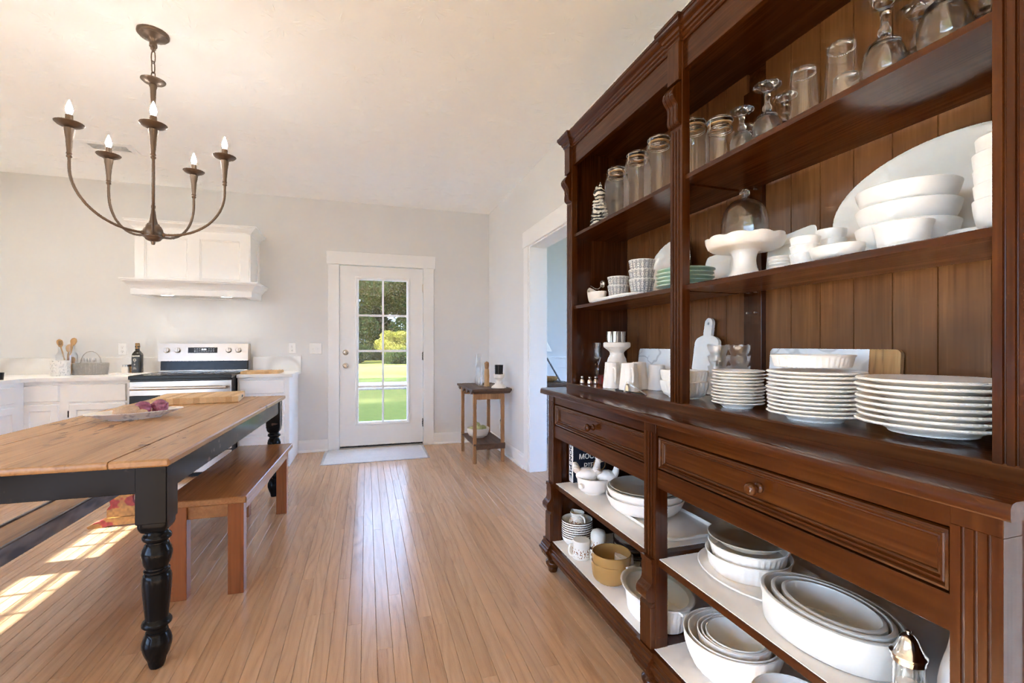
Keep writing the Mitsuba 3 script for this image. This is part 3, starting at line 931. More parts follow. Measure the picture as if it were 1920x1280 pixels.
hd = part(cf, 'head', S(lathe(smooth_prof([(0, -0.026), (0.020, -0.020), (0.030, 0.0), (0.024, 0.018), (0, 0.026)], 4), 28, at=(0, 0, 0)), 'm_stripes', 40, at=(cx, cy + 0.010, Z1 + 0.182)))
for s in (-1, 1):
    part(hd, 'ear', S(lathe([(0, 0), (0.013, 0), (0.009, 0.020), (0, 0.040)], 12, sy=0.6), 'm_stripes', 30, at=(cx - 0.004, cy + 0.010 + s * 0.018, Z1 + 0.196)))
# clip-top jars
def jar(label, x, y, half, body_h, lid_r, group, sq=5.0, rz=20):
    j = thing('glass_jar', label, 'jar', group)
    hb = body_h
    o = [(0, 0.006), (half * .8, 0.004), (half * .93, 0), (half, 0.008), (half, hb * 0.78), (half * .97, hb * 0.83), (lid_r * 1.06, hb * 0.92), (lid_r, hb * 0.94), (lid_r, hb)]
    part(j, 'body', S(lathe(o[3:], 48, power=sq, open_=True), 'm_thin_glass', 35, at=(x, y, Z1), rz=rz))
    part(j, 'base', S(lathe(o[:4] + [(half * .9, 0.010), (0, 0.011)], 48, power=sq), 'm_glass', 35, at=(x, y, Z1), rz=rz))
    zt = Z1 + hb
    part(j, 'gasket', S(lathe([(lid_r * .8, 0.0008), (lid_r + 0.002, 0.0008), (lid_r + 0.002, 0.004), (lid_r * .8, 0.004)], 36, open_=True), 'm_light_wood', 30, at=(x, y, zt)), 'tan rubber gasket')
    part(j, 'lid', S(lathe([(0, 0.0045), (lid_r + 0.003, 0.0045), (lid_r + 0.004, 0.010), (lid_r + 0.003, 0.020), (lid_r * .8, 0.026), (0, 0.028)], 36), 'm_glass', 35, at=(x, y, zt)))
    w = []
    for z, r in ((-0.012, lid_r + 0.0025), (0.013, lid_r + 0.006), (-0.018, lid_r + 0.0025)):
        a = np.linspace(0, 2 * math.pi, 41)[:-1]
        w.append(tube(np.stack([r * np.cos(a), r * np.sin(a), z + 0 * a], 1), 0.0014, 6, closed=True))
    w.append(tube([(-lid_r - .004, -.012, -.015), (-lid_r - .011, -.012, -.03), (-lid_r - .011, .012, -.03), (-lid_r - .004, .012, -.015), (-lid_r - .006, .010, .014)], 0.0015, 6))
    part(j, 'wire_clip', S(join(*w), 'm_tin', 30, at=(x, y, zt), rz=rz))
G = 'clip-top jars on the top hutch shelf'
jar('square clip-top glass jar right beside the striped cat figurine', 1.115, 1.905, 0.046, 0.232, 0.037, G)
jar('square clip-top glass jar between two others, left of the middle pilaster', 1.115, 1.735, 0.047, 0.236, 0.038, G)
jar('square clip-top glass jar nearest the middle pilaster on its left side', 1.115, 1.580, 0.047, 0.236, 0.038, G)
jar('square clip-top glass jar half hidden behind the middle pilaster on its right side', 1.145, 1.412, 0.045, 0.228, 0.037, G)
jar('short round clip-top glass jar beside the small upside-down goblet', 1.120, 1.252, 0.043, 0.158, 0.035, G, sq=2.2)
GG = 'upside-down stemmed glasses on the top hutch shelf'
for lab, x, y, h, rb, rf in (('small upside-down stemmed glass next to the short round jar', 1.110, 1.147, 0.158, 0.034, 0.034), ('upside-down stemmed glass with round bowl left of the tumblers', 1.115, 1.057, 0.187, 0.039, 0.037),
                             ('upside-down stemmed glass standing behind the small tumbler', 1.235, 1.105, 0.200, 0.036, 0.034), ('tall upside-down stemmed glass right of the two tumblers', 1.115, 0.738, 0.212, 0.042, 0.040),
                             ('upside-down stemmed glass in the back row between the two tall ones', 1.240, 0.748, 0.223, 0.042, 0.041), ('tall upside-down stemmed glass nearest the right pilaster in the front row', 1.115, 0.625, 0.225, 0.043, 0.041),
                             ('upside-down stemmed glass in the back row nearest the right pilaster', 1.235, 0.620, 0.223, 0.042, 0.041), ('small upside-down stemmed glass in the back row behind the short jar', 1.230, 1.240, 0.165, 0.034, 0.034)):
    stemware(lab, x, y, h, rb, rf, GG)
for lab, x, y, h in (('upside-down clear tumbler, left one of the front pair', 1.118, 0.943, 0.168), ('upside-down clear tumbler, right one of the front pair', 1.118, 0.839, 0.172), ('upside-down clear tumbler standing behind the front pair', 1.225, 0.905, 0.150)):
    tumbler(lab, x, y, h, 'upside-down tumblers on the top hutch shelf')

# =================================================================== middle shelf, left bay
t = thing('serving_tray', 'long low white ceramic tray under the patterned ramekins', 'tray')
tr = bowl_mesh(0.20, 0.016, 0.86, 0.004, 56, sx=0.36, sy=1.0, power=4)
part(t, 'body', S(tr, 'm_cool_white', 35, at=(1.105, 1.86, Z3)))
go = thing('gravy_boat', 'white bird-shaped gravy boat at the far end of the middle hutch shelf', 'gravy boat')
gb = bowl_mesh(0.052, 0.058, 0.5, 0.004, 44, sx=0.75, sy=1.35)
gb.vertices[:, 2] += np.clip((gb.vertices[:, 1] - 0.02) / 0.05, 0, 1) ** 2 * 0.030 * np.clip(gb.vertices[:, 2] / 0.05, 0, 1)
part(go, 'body', S(gb, 'm_white', 40, at=(1.085, 2.045, Z3)))
part(go, 'beak', S(lathe([(0, 0), (0.006, 0.002), (0.0045, 0.012), (0, 0.018)], 12), 'm_white', 30, M=T().translate([1.085, 2.115, Z3 + 0.083]).rotate([1, 0, 0], -75)))
lad = thing('ladle', 'small pewter ladle resting in the white gravy boat', 'ladle')
part(lad, 'bowl', S(orient(bowl_mesh(0.019, 0.012, 0.4, 0.0015, 24), (1.095, 2.02, Z3 + 0.098), Y, Z, X), 'm_tin', 40))
part(lad, 'handle', S(tube([(1.10, 2.022, Z3 + .088), (1.092, 2.04, Z3 + .075), (1.085, 2.06, Z3 + .078), (1.083, 2.105, Z3 + .098)], [0.0025, 0.002, 0.002, 0.0026], 8), 'm_tin', 30))
def folk(p, n, uv):
    """Dark blue stamped pattern between plain bands, wound round a ramekin (uv: angle 0-1, height in metres)."""
    a, z = uv.x * 18.0, uv.y
    fa = a - dr.floor(a) - 0.5
    zz = z / 0.019
    fz = zz - dr.floor(zz) - 0.5
    d = dr.abs(fa) + dr.abs(fz)
    k = smoothstep(0.36, 0.32, dr.abs(d - 0.36) * 2.2 + 0.12)
    dot = smoothstep(0.16, 0.12, d)
    bl = smoothstep(0.42, 0.46, dr.abs(fz))
    t = dr.maximum(dr.maximum(k, dot), bl)
    t = t * smoothstep(0.002, 0.003, z)
    return mix((0.76, 0.73, 0.67), (0.020, 0.024, 0.052), t)
mat('m_folk', pr(folk, 0.2))
def ramekin(R, h):
    m = cyl_mesh(R * 0.80, R, h, 0.004, 48, lip=0.001)
    th = np.arctan2(m.vertices[:, 1], m.vertices[:, 0]) / (2 * math.pi) + 0.5
    r = np.hypot(m.vertices[:, 0], m.vertices[:, 1])
    outer = (r > R * 0.80 - 0.002 + (R - R * .8) * m.vertices[:, 2] / h) & (m.vertices[:, 2] < h - 0.006)
    return m, np.stack([th, np.where(outer, m.vertices[:, 2], -0.01)], 1)
for x, y, n, R, where in ((1.135, 1.925, 2, 0.051, 'in the left pile'), (1.125, 1.715, 3, 0.055, 'in the right pile')):
    m, uv = ramekin(R, 0.060)
    d = mikit.ply(m, 'm_folk', smooth=True, uv=uv)
    for k in range(n):
        thing('ramekin', ordinal(n - 1 - k, 'dark blue patterned ramekin', where), 'ramekin', 'patterned ramekins', put(d, (x, y, Z3 + 0.0165 + k * 0.041), 40 * k))
def leaning(m, deg, x, y, z):
    """A dish made flat in the xy plane, stood on edge facing -x and leaned back."""
    q = m.copy()
    q.apply_transform(trimesh.transformations.rotation_matrix(-math.pi / 2, [0, 1, 0]))      # dish opening (+z) now faces -x
    q.apply_transform(trimesh.transformations.rotation_matrix(math.radians(deg), [0, 1, 0]))
    q.apply_translation([x, y, z - q.vertices[:, 2].min()])
    return q
sp = plate_mesh(0.138, 0.020, 0.006, 0.66, n=120, sx=0.98, sy=1.05)
_r = np.hypot(sp.vertices[:, 0], sp.vertices[:, 1]); _a = np.arctan2(sp.vertices[:, 1], sp.vertices[:, 0])
sp.vertices[:, :2] *= (1 + 0.018 * np.abs(np.cos(14 * _a)) * np.clip((_r - 0.10) / 0.03, 0, 1))[:, None]
thing('platter', 'scalloped cream platter propped up behind the sage green plates', 'platter', None, S(leaning(sp, 14, 1.295, 1.745, Z3), 'm_white', 35))
pile('sage_plate', 'sage green plate', 'of its pile behind the middle pilaster', 'plate', plate_mesh(0.103, 0.017, 0.005, 0.6), 'm_sage', 1.130, 1.440, Z3, 5, 0.0145, 'sage green plates')
# =================================================================== middle shelf, right bay
def square_dish(w, h, d, r=0.02):
    o = [(0, 0.002), (w * 0.30, 0.002), (w * 0.32, 0), (w * 0.36, 0.002), (w * 0.43, d * 0.8), (w * 0.5, d)]
    return lathe(shell(o, 0.004), 64, sx=h / w, sy=1.0, power=8)
thing('square_plate', 'white square plate propped up at the left behind the cake stand', 'plate', None, S(leaning(square_dish(0.155, 0.150, 0.016), 12, 1.290, 1.435, Z3), 'm_cool_white', 30))
thing('square_platter', 'white square dish leaning right of the cake stand', 'dish', None, S(tilt(leaning(square_dish(0.175, 0.150, 0.022), 14, 1.270, 1.090, Z3 + 0.005), -7, [1, 0, 0], [1.27, 1.09, Z3]), 'm_cool_white', 30))
ck = thing('cake_stand', 'white footed cake stand with a scalloped embossed rim', 'cake stand')
ckx, cky = 1.143, 1.170
part(ck, 'pedestal', S(lathe(smooth_prof([(0, 0), (0.058, 0.0), (0.060, 0.006), (0.048, 0.016), (0.036, 0.040), (0.033, 0.070), (0.040, 0.092), (0.055, 0.100), (0, 0.101)], 3), 44), 'm_white', 35, at=(ckx, cky, Z3)))
def ckmod(th, r, z, i):
    w = np.abs(np.cos(5 * th)) ** 0.7
    k = np.clip((r - 0.06) / 0.05, 0, 1)
    return r * (1 + 0.045 * (w - 0.5) * k), z + 0.006 * (w - .5) * (1 if i in (4, 5, 6) else 0)
part(ck, 'plate', S(lathe([(0, 0.094), (0.060, 0.096), (0.096, 0.100), (0.106, 0.106), (0.112, 0.120), (0.114, 0.134), (0.110, 0.136), (0.107, 0.128), (0.101, 0.114), (0.06, 0.1115), (0, 0.1115)], 110, mod=ckmod), 'm_white', 40, at=(ckx, cky, Z3)))
cl = thing('glass_cloche', 'clear glass dome with a round knob standing on the cake stand', 'cloche')
dome = smooth_prof([(0.070, 0.0), (0.0695, 0.05), (0.066, 0.090), (0.055, 0.122), (0.032, 0.142), (0.010, 0.149), (0, 0.1495)], 4)
inn = smooth_prof([(0, 0.1470), (0.010, 0.1465), (0.0318, 0.1395), (0.0535, 0.1205), (0.0642, 0.0895), (0.0677, 0.05), (0.0682, 0.0)], 4)
part(cl, 'dome', S(lathe([tuple(p) for p in dome] + [tuple(p) for p in inn] + [(0.070, 0.0)], 56), 'm_glass', 40, at=(ckx, cky, Z3 + 0.112)))
part(cl, 'knob', S(lathe(smooth_prof([(0, 0.0), (0.007, 0.001), (0.0065, 0.006), (0.0135, 0.012), (0.0145, 0.020), (0.009, 0.028), (0, 0.030)], 3), 24), 'm_glass', 40, at=(ckx, cky, Z3 + 0.2620)))
pile('saucer', 'small white saucer', 'of the pile beside the cake stand', 'saucer', plate_mesh(0.034, 0.013, 0.004, 0.6, n=40), 'm_cool_white', 1.105, 0.998, Z3, 4, 0.0095, 'small white saucers')
pile('white_ramekin', 'plain white ramekin', 'of the pile of four beside the saucers', 'ramekin', cyl_mesh(0.030, 0.0345, 0.036, 0.004, lip=0.0015), 'm_cool_white', 1.100, 0.922, Z3, 3, 0.0215, 'plain white ramekins')
for k in range(2):
    on('small_bowl', ('upper' if k else 'lower') + ' small white bowl of the pair behind the oval dish', 'bowl', bowl_mesh(0.036, 0.046, 0.55), 'm_cool_white', 1.185, 0.918, Z3 + 0.032 + k * 0.026, 'pair of small white bowls')
on('footed_dish', 'white ramekin turned over under the pair of small bowls', 'ramekin', cyl_mesh(0.030, 0.036, 0.031, 0.004, flip=True), 'm_cool_white', 1.185, 0.918, Z3)
thing('oval_dish', 'shallow oval cream dish at the front of the middle hutch shelf', 'dish', None, S(bowl_mesh(0.062, 0.034, 0.62, 0.0035, 56, sx=0.75, sy=1.0), 'm_white', 40, at=(1.080, 0.822, Z3)))
bp = plate_mesh(0.20, 0.026, 0.007, 0.66, n=120, sx=0.76, sy=1.27)
_q = bp.vertices; _rr = np.hypot(_q[:, 0] / .76, _q[:, 1] / 1.27); _aa = np.arctan2(_q[:, 1] / 1.27, _q[:, 0] / .76)
_q[:, 2] += 0.0022 * np.cos(46 * _aa) * np.exp(-((_rr - 0.186) / 0.008) ** 2)
thing('oval_platter', 'large white oval platter with an embossed rim propped behind the stacked bowls', 'platter', None, S(leaning(bp, 12, 1.300, 0.727, Z3), 'm_white', 40))
pile('serving_bowl', 'wide white serving bowl', 'of the pile before the oval platter', 'bowl', bowl_mesh(0.094, 0.066, 0.46, 0.004, straight=0.2), 'm_cool_white', 1.170, 0.727, Z3, 3, 0.0425, 'wide white serving bowls')
on('ribbed_dish', 'low white ribbed dish at the front of the middle hutch shelf', 'dish', cyl_mesh(0.042, 0.050, 0.054, 0.004, lip=0.002), 'm_cool_white', 1.085, 0.682, Z3)
on('square_bowl', 'tiny square white bowl left of the low ribbed dish', 'bowl', bowl_mesh(0.026, 0.036, 0.6, 0.003, power=5), 'm_cool_white', 1.125, 0.772, Z3)
on('low_dish', 'low round white dish between the serving bowls and the pile of tall bowls', 'dish', bowl_mesh(0.046, 0.032, 0.6, 0.004), 'm_cool_white', 1.195, 0.615, Z3)
pile('tall_bowl', 'deep white bowl', 'of the tall pile beside the right pilaster', 'bowl', bowl_mesh(0.048, 0.062, 0.55, 0.004), 'm_cool_white', 1.105, 0.520, Z3, 5, 0.0285, 'deep white bowls')

# =================================================================== deck, left bay
def crystal(h, r):
    return lathe(smooth_prof([(0, 0), (r * 1.05, 0.0), (r * 1.1, 0.004), (0.008, 0.012), (0.005, 0.03), (0.009, h * .36), (0.006, h * .42), (0.010, h * .50), (r * .8, h * .58), (r, h * .75), (r * .95, h * .86), (r * 1.15, h), (r * 1.02, h), (r * .8, h * .84), (r * .75, h * .66), (0, h * .6)], 3), 24)
on('crystal_candle_holder', 'cut crystal stemmed candle holder at the far end of the hutch counter', 'candle holder', crystal(0.205, 0.021), 'm_glass', 1.135, 2.135, ZD, smooth=20)
def shaker_mesh():
    return lathe(smooth_prof([(0, 0), (0.011, 0.0), (0.0125, 0.010), (0.009, 0.022), (0.005, 0.026), (0.0075, 0.031), (0.006, 0.038), (0, 0.040)], 3), 20)
for k, (x, y) in enumerate(((1.045, 2.125), (1.062, 2.075), (1.100, 2.085))):
    on('pewter_shaker', ('tiny pewter figurine, leftmost of three by the crystal holder', 'tiny pewter figurine in the middle of three by the crystal holder', 'tiny pewter figurine, rightmost of three by the crystal holder')[k], 'figurine', shaker_mesh(), 'm_chrome', x, y, ZD, 'tiny pewter figurines')
scene['m_amber'] = {'type': 'dielectric', 'int_ior': 1.5, 'ext_ior': 1.0, 'specular_transmittance': {'type': 'rgb', 'value': [0.85, 0.35, 0.08]}}
on('amber_votive', 'small amber glass votive beside the pewter figurines', 'votive', cyl_mesh(0.015, 0.018, 0.048, 0.0025, 28), 'm_amber', 1.105, 2.035, ZD)
on('pedestal_candle_holder', 'white turned pedestal candle holder carrying silver votives', 'candle holder', lathe(smooth_prof([(0, 0), (0.062, 0), (0.062, 0.012), (0.040, 0.022), (0.034, 0.040), (0.046, 0.062), (0.051, 0.095), (0.044, 0.128), (0.034, 0.150), (0.036, 0.162), (0.050, 0.175)], 3).tolist() + [(0.064, 0.186), (0.066, 0.190), (0.066, 0.206), (0.062, 0.210), (0.050, 0.204), (0, 0.203)], 48), 'm_matte_white', 1.180, 2.015, ZD)
for k, (dx, dy) in enumerate(((-0.024, 0.022), (-0.018, -0.022), (0.026, 0.0))):
    on('silver_votive', ('mercury glass votive, left one on the white pedestal', 'mercury glass votive, right one on the white pedestal', 'mercury glass votive at the back of the white pedestal')[k], 'votive', cyl_mesh(0.019, 0.021, 0.058, 0.002, 32, flutes=10, amp=0.002), 'm_tin', 1.180 + dx, 2.015 + dy, ZD + 0.2045, 'mercury glass votives')
def mug_up(r, h, x, y, label, rz):
    m = thing('white_mug', label, 'mug', 'upside-down fluted mugs')
    part(m, 'body', S(cyl_mesh(r * 0.76, r, h, 0.004, 48, flutes=12, amp=0.0018, flip=True), 'm_matte_white', 40, at=(x, y, ZD), rz=rz))
    hp = smooth_prof([(r * .78, 0, h * .80), (r * 1.05, 0, h * .84), (r * 1.32, 0, h * .66), (r * 1.32, 0, h * .42), (r * 1.08, 0, h * .25), (r * .90, 0, h * .24)], 4)
    part(m, 'handle', S(tube(hp, 0.0052, 10), 'm_matte_white', 40, at=(x, y, ZD), rz=rz))
mug_up(0.043, 0.116, 1.075, 1.876, 'upside-down white fluted mug in front of the pedestal holder', 255)
mug_up(0.043, 0.118, 1.068, 1.722, 'upside-down white fluted mug in front of the leaning marble board', 255)
mug_up(0.042, 0.118, 1.160, 1.790, 'upside-down white fluted mug in the second row, left of the square baker', 60)
on('white_cup', 'plain white cup standing upside down before the marble board', 'cup', cyl_mesh(0.034, 0.040, 0.108, 0.004, flip=True), 'm_matte_white', 1.215, 1.735, ZD)
mb = orient(extr(Polygon(sbox(-0.17, 0, 0.17, 0.178).buffer(-0.012).buffer(0.012)), 0.012), (0, 0, 0), Y, Z, NX)
thing('marble_board', 'rectangular white marble board leaning at the back behind the mugs', 'board', None, S(moved(tilt(mb, 7, [0, 1, 0], [0, 0, 0]), 1.322, 1.88, ZD), 'm_marble'))
bk = bowl_mesh(0.070, 0.062, 0.62, 0.004, 64, flutes=32, amp=0.0014, sx=0.88, sy=1.15, power=5)
for k in range(2):
    on('square_baker', ('upper' if k else 'lower') + ' white ribbed rectangular baker behind the middle pilaster', 'baking dish', bk, 'm_white', 1.125, 1.440, ZD + 0.040 * k, 'ribbed rectangular bakers')
sn = thing('candle_snuffer', 'silver candle snuffer with a bell lying before the mugs', 'candle snuffer')
part(sn, 'bell', S(lathe(smooth_prof([(0.0155, 0), (0.016, 0.004), (0.0125, 0.016), (0.010, 0.026), (0.006, 0.030)], 3).tolist() + [(0.0075, 0.034), (0.005, 0.042), (0, 0.043)], 24), 'm_chrome', 30, at=(1.038, 1.688, ZD)))
part(sn, 'handle', S(tube([(1.038, 1.688, ZD + 0.041), (1.030, 1.60, ZD + 0.022), (1.024, 1.53, ZD + 0.005)], 0.0028, 8), 'm_chrome', 30))
wk = thing('wick_trimmer', 'slim black wick tool lying beside the silver snuffer', 'wick tool')
part(wk, 'rod', S(tube([(1.020, 1.745, ZD + 0.004), (1.030, 1.65, ZD + 0.004), (1.036, 1.55, ZD + 0.004)], 0.0028, 8), 'm_black', 30))
part(wk, 'tip', S(lathe([(0, 0), (0.006, 0.001), (0.006, 0.008), (0, 0.009)], 16), 'm_black', 30, at=(1.020, 1.745, ZD)))
# =================================================================== deck, right bay
pb = unary_union([sbox(-0.068, 0, 0.068, 0.205).buffer(0), Polygon([(0.068 * math.cos(a), 0.205 + 0.032 * math.sin(a)) for a in np.linspace(0, math.pi, 20)]), sbox(-0.022, 0.2, 0.022, 0.285), Polygon([(0.022 * math.cos(a), 0.285 + 0.022 * math.sin(a)) for a in np.linspace(0, 2 * math.pi, 24)])])
pb = pb.difference(Polygon([(0.006 * math.cos(a), 0.284 + 0.006 * math.sin(a)) for a in np.linspace(0, 2 * math.pi, 16)[:-1]]))
pbm = moved(tilt(orient(extr(pb, 0.014), (0, 0, 0), Y, Z, NX), 8, [0, 1, 0], [0, 0, 0]), 1.300, 1.545, ZD)
thing('paddle_board', 'white marble paddle board with a holed handle leaning at the back of the hutch', 'board', None, S(pbm, 'm_marble'))
cup = bowl_mesh(0.036, 0.052, 0.32, 0.0024, 54, flutes=9, amp=0.0012, scallop=0.0022, straight=0.0)
cupf = lathe([(0, 0.0), (0.024, 0.0), (0.025, 0.003), (0.012, 0.010), (0.007, 0.022), (0.011, 0.034), (0, 0.035)], 32)
cd = mikit.ply(join(moved(cup, z=0.034)), 'm_thin_glass', smooth=40)
cfd = mikit.ply(cupf, 'm_glass', smooth=30)
for x, y, side in ((1.165, 1.310, 'left'), (1.200, 1.252, 'right')):
    for k in range(4):
        c = thing('dessert_cup', ordinal(3 - k, 'clear ruffled dessert cup', f'of the {side} cup pile'), 'dessert cup', 'clear ruffled dessert cups')
        part(c, 'bowl', put(cd, (x, y, ZD + 0.036 * k + 0.002), 11 * k))
        part(c, 'foot', put(cfd, (x, y, ZD + 0.036 * k), 0))
pile('bread_plate', 'small white plate', 'of the leftmost plate pile', 'plate', plate_mesh(0.0765, 0.018, 0.005, 0.55), 'm_white', 1.112, 1.166, ZD, 11, 0.0098, 'small white plates', 0.0025, 5)
pm = plate_mesh(0.1135, 0.021, 0.006, 0.55, beads=84)
pile('salad_plate', 'white beaded plate', 'of the middle plate pile', 'plate', pm, 'm_white', 1.125, 0.916, ZD, 11, 0.0106, 'beaded plates of the middle pile', 0.0025, 9)
on('pie_dish', 'white quiche dish with slanted fluting on top of the middle plate pile', 'pie dish', cyl_mesh(0.088, 0.0945, 0.031, 0.004, 160, flutes=44, amp=0.0018, lip=0.0025), 'm_white', 1.122, 0.922, ZD + 0.1385)
pl = plate_mesh(0.134, 0.024, 0.0065, 0.55, beads=96)
pile('dinner_plate', 'large white beaded plate', 'of the pile beside the right pilaster', 'plate', pl, 'm_white', 1.146, 0.662, ZD + 0.010, 8, 0.0128, 'large beaded plates of the right pile', 0.003, 13)
mwb = thing('serving_board', 'long marble board with an acacia wood end leaning behind the plate piles', 'board')
def rr(y0, y1, z0, z1, r, left=True, right=True):
    p = sbox(y0, z0, y1, z1).buffer(-r).buffer(r)
    if not left:
        p = p.union(sbox(y0, z0, y0 + r, z1))
    if not right:
        p = p.union(sbox(y1 - r, z0, y1, z1))
    return p
for nm, y0, y1, lf, rt, mm, lb in (('marble', 0.922, 1.252, False, True, 'm_marble', None), ('wood_end', 0.842, 0.922, True, False, 'm_acacia', 'acacia wood end')):
    part(mwb, nm, S(moved(tilt(orient(extr(rr(y0, y1, 0, 0.184, 0.015, lf, rt), 0.013), (0, 0, 0), Y, Z, NX), 5, [0, 1, 0], [0, 0, 0]), 1.332, 0, ZD), mm), lb)

# =================================================================== lower case, middle shelf
ZM, ZB = 0.4574, 0.1654
bk = thing('cookbook', 'dark cookbook with white lettering standing at the far end of the middle lower shelf', 'book')
part(bk, 'pages', S(bx(1.004, 1.186, 2.142, 2.178, ZM + 0.003, ZM + 0.250, 0.001), 'm_matte_white'))
mat('m_book_cover', pr((0.012, 0.016, 0.026), 0.35))
part(bk, 'cover', S(join(bx(1.0, 1.19, 2.138, 2.142, ZM, ZM + 0.254, 0.001), bx(1.0, 1.19, 2.178, 2.182, ZM, ZM + 0.254, 0.001)), 'm_book_cover'), 'dark navy cover')
part(bk, 'spine', S(bx(0.9975, 1.004, 2.138, 2.182, ZM, ZM + 0.254, 0.002), 'm_matte_white'), 'white spine')
tm = meshkit.text_mesh('MOON PIE', 0.030, 0.0006, True)
tm.apply_translation([-tm.bounds[0][0] - (tm.bounds[1][0] - tm.bounds[0][0]) / 2, -0.015, 0])
tm.apply_scale([0.215 / (tm.bounds[1][0] - tm.bounds[0][0]), 0.85, 1])
part(bk, 'spine_lettering', S(orient(tm, (0.9974, 2.160, ZM + 0.128), -Z, -Y, NX), 'm_book_cover'))
for txt, z in (('MOON', ZM + 0.118), ('PIE', ZM + 0.070)):
    tm = meshkit.text_mesh(txt, 0.026, 0.0006, True)
    tm.apply_translation([-(tm.bounds[1][0] + tm.bounds[0][0]) / 2, 0, 0])
    part(bk, 'cover_lettering', S(orient(tm, (1.090, 2.1379, z), X, Z, -Y), 'm_matte_white'))
part(bk, 'cover_moon', S(orient(lathe([(0.030, 0), (0.030, 0.0006), (0.036, 0.0006), (0.036, 0)], 40, open_=True), (1.150, 2.1379, ZM + 0.085), X, Z, -Y), 'm_ochre'))
tu = on('soup_bowl', 'white bowl with knob handles holding two ceramic hens', 'bowl', join(bowl_mesh(0.080, 0.075, 0.55, 0.005, straight=0.5), *[moved(lathe(smooth_prof([(0, -0.014), (0.013, -0.008), (0.013, 0.008), (0, 0.014)], 3), 16), 0.084 * math.cos(a), 0.084 * math.sin(a), 0.045) for a in (math.radians(200), math.radians(20))]), 'm_white', 1.030, 1.972, ZM)
def hen(label, x, y, z, rz, s):
    h = thing('ceramic_hen', label, 'figurine', 'ceramic hens')
    body = lathe(smooth_prof([(0, -0.030), (0.022, -0.026), (0.034, -0.004), (0.030, 0.018), (0.014, 0.030), (0, 0.032)], 4), 32, sx=1.35)
    # feather texture
    body.vertices *= (1 + 0.05 * np.sin(body.vertices[:, 0:1] * 420) * np.sin(body.vertices[:, 2:3] * 420))
    tail = join(*[tilt(lathe([(0, 0), (0.010, 0.006), (0.014, 0.030), (0.010, 0.048), (0, 0.054)], 12, sy=0.5, at=(-0.030, 0.0, 0.005)), a, [1, 0, 0], [-0.030, 0, 0.005]) for a in (-45, -22, 0, 22, 45)])
    tail = tilt(tail, -28, [0, 1, 0], [-0.03, 0, 0])
    neck = tube(smooth_prof([(0.028, 0, 0.004), (0.040, 0, 0.024), (0.044, 0, 0.044), (0.046, 0, 0.056)], 3), np.linspace(0.020, 0.0105, 10), 16)
    head = lathe(smooth_prof([(0, -0.012), (0.010, -0.007), (0.0125, 0.002), (0.008, 0.011), (0, 0.013)], 3), 18, at=(0.048, 0, 0.060))
    beak = tilt(lathe([(0, 0), (0.0045, 0.001), (0, 0.014)], 10, at=(0.057, 0, 0.060)), 90, [0, 1, 0], [0.057, 0, 0.060])
    comb = join(*[lathe([(0, 0), (0.004, 0.002), (0.0035, 0.008), (0, 0.011)], 8, sy=0.5, at=(0.040 + 0.007 * k, 0, 0.069)) for k in range(3)])
    M = T().translate([x, y, z]).rotate([0, 0, 1], rz).scale(s)
    part(h, 'body', S(join(body, neck, head), 'm_matte_white', 45, M=M))
    part(h, 'tail', S(tail, 'm_matte_white', 45, M=M))
    part(h, 'comb', S(comb, 'm_matte_white', 45, M=M))
    part(h, 'beak', S(beak, 'm_matte_white', 45, M=M))
hen('white ceramic hen, left one of two in the bowl before the dark book', 1.000, 1.985, ZM + 0.082, -28, 1.12)
hen('white ceramic hen, right one of two in the bowl before the dark book', 1.078, 1.930, ZM + 0.082, -30, 0.98)
on('rectangular_tray', 'large white rectangular platter under the glass-topped bowls', 'platter', bowl_mesh(0.150, 0.020, 0.82, 0.005, 72, sx=0.86, sy=1.50, power=6), 'm_white', 1.125, 1.590, ZM)
pile('round_casserole', 'wide white bowl', 'under the taupe pie plates', 'bowl', bowl_mesh(0.158, 0.072, 0.5, 0.005), 'm_white', 1.105, 1.660, ZM + 0.007, 2, 0.030, 'wide white bowls under the taupe plates', turn=False)
scene['m_smoke'] = {'type': 'thindielectric', 'int_ior': 1.5, 'ext_ior': 1.0, 'specular_transmittance': {'type': 'rgb', 'value': [0.80, 0.73, 0.62]}}
def glassplate(R, h):
    o = [(0, 0), (R * .72, 0), (R * .80, h * .35), (R * .97, h), (R, h + 0.001)]
    return lathe(o, 56, open_=True)
for k in range(2):
    on('pie_plate', ('upper' if k else 'lower') + ' taupe glazed pie plate on the two wide white bowls', 'pie plate', plate_mesh(0.150 - 0.004 * k, 0.026, 0.004, 0.7), 'm_taupe', 1.105, 1.660, ZM + 0.083 + 0.008 * k, 'taupe plates on the wide white bowls')
on('oval_serving_platter', 'large cream oval platter lying flat on the middle lower shelf under the tart dishes', 'platter', plate_mesh(0.170, 0.022, 0.006, 0.66, beads=110, sx=0.92, sy=1.16), 'm_white', 1.120, 1.088, ZM)
for k, (R, hh, mm, what) in enumerate(((0.120, 0.052, 'm_white', 'bottom'), (0.112, 0.040, 'm_white', 'upper'))):
    on('tart_dish', f'{what} white fluted tart dish of the pile on the oval platter', 'tart dish', cyl_mesh(R * 0.93, R, hh, 0.005, 160, flutes=40, amp=0.0022, lip=0.003), mm, 1.125, 1.138, ZM + 0.0088 + 0.040 * k, 'fluted tart dishes')
for k in range(2):
    on('pie_plate', ('smoky glass pie plate on top of the tart dishes' if k else 'taupe pie plate under the smoky glass one on the tart dishes'), 'pie plate', (plate_mesh(0.116, 0.024, 0.004, 0.7) if k == 0 else glassplate(0.113, 0.026)), 'm_smoke' if k else 'm_taupe', 1.125, 1.138, ZM + 0.0885 + 0.010 * k, 'pie plates on the tart dishes')
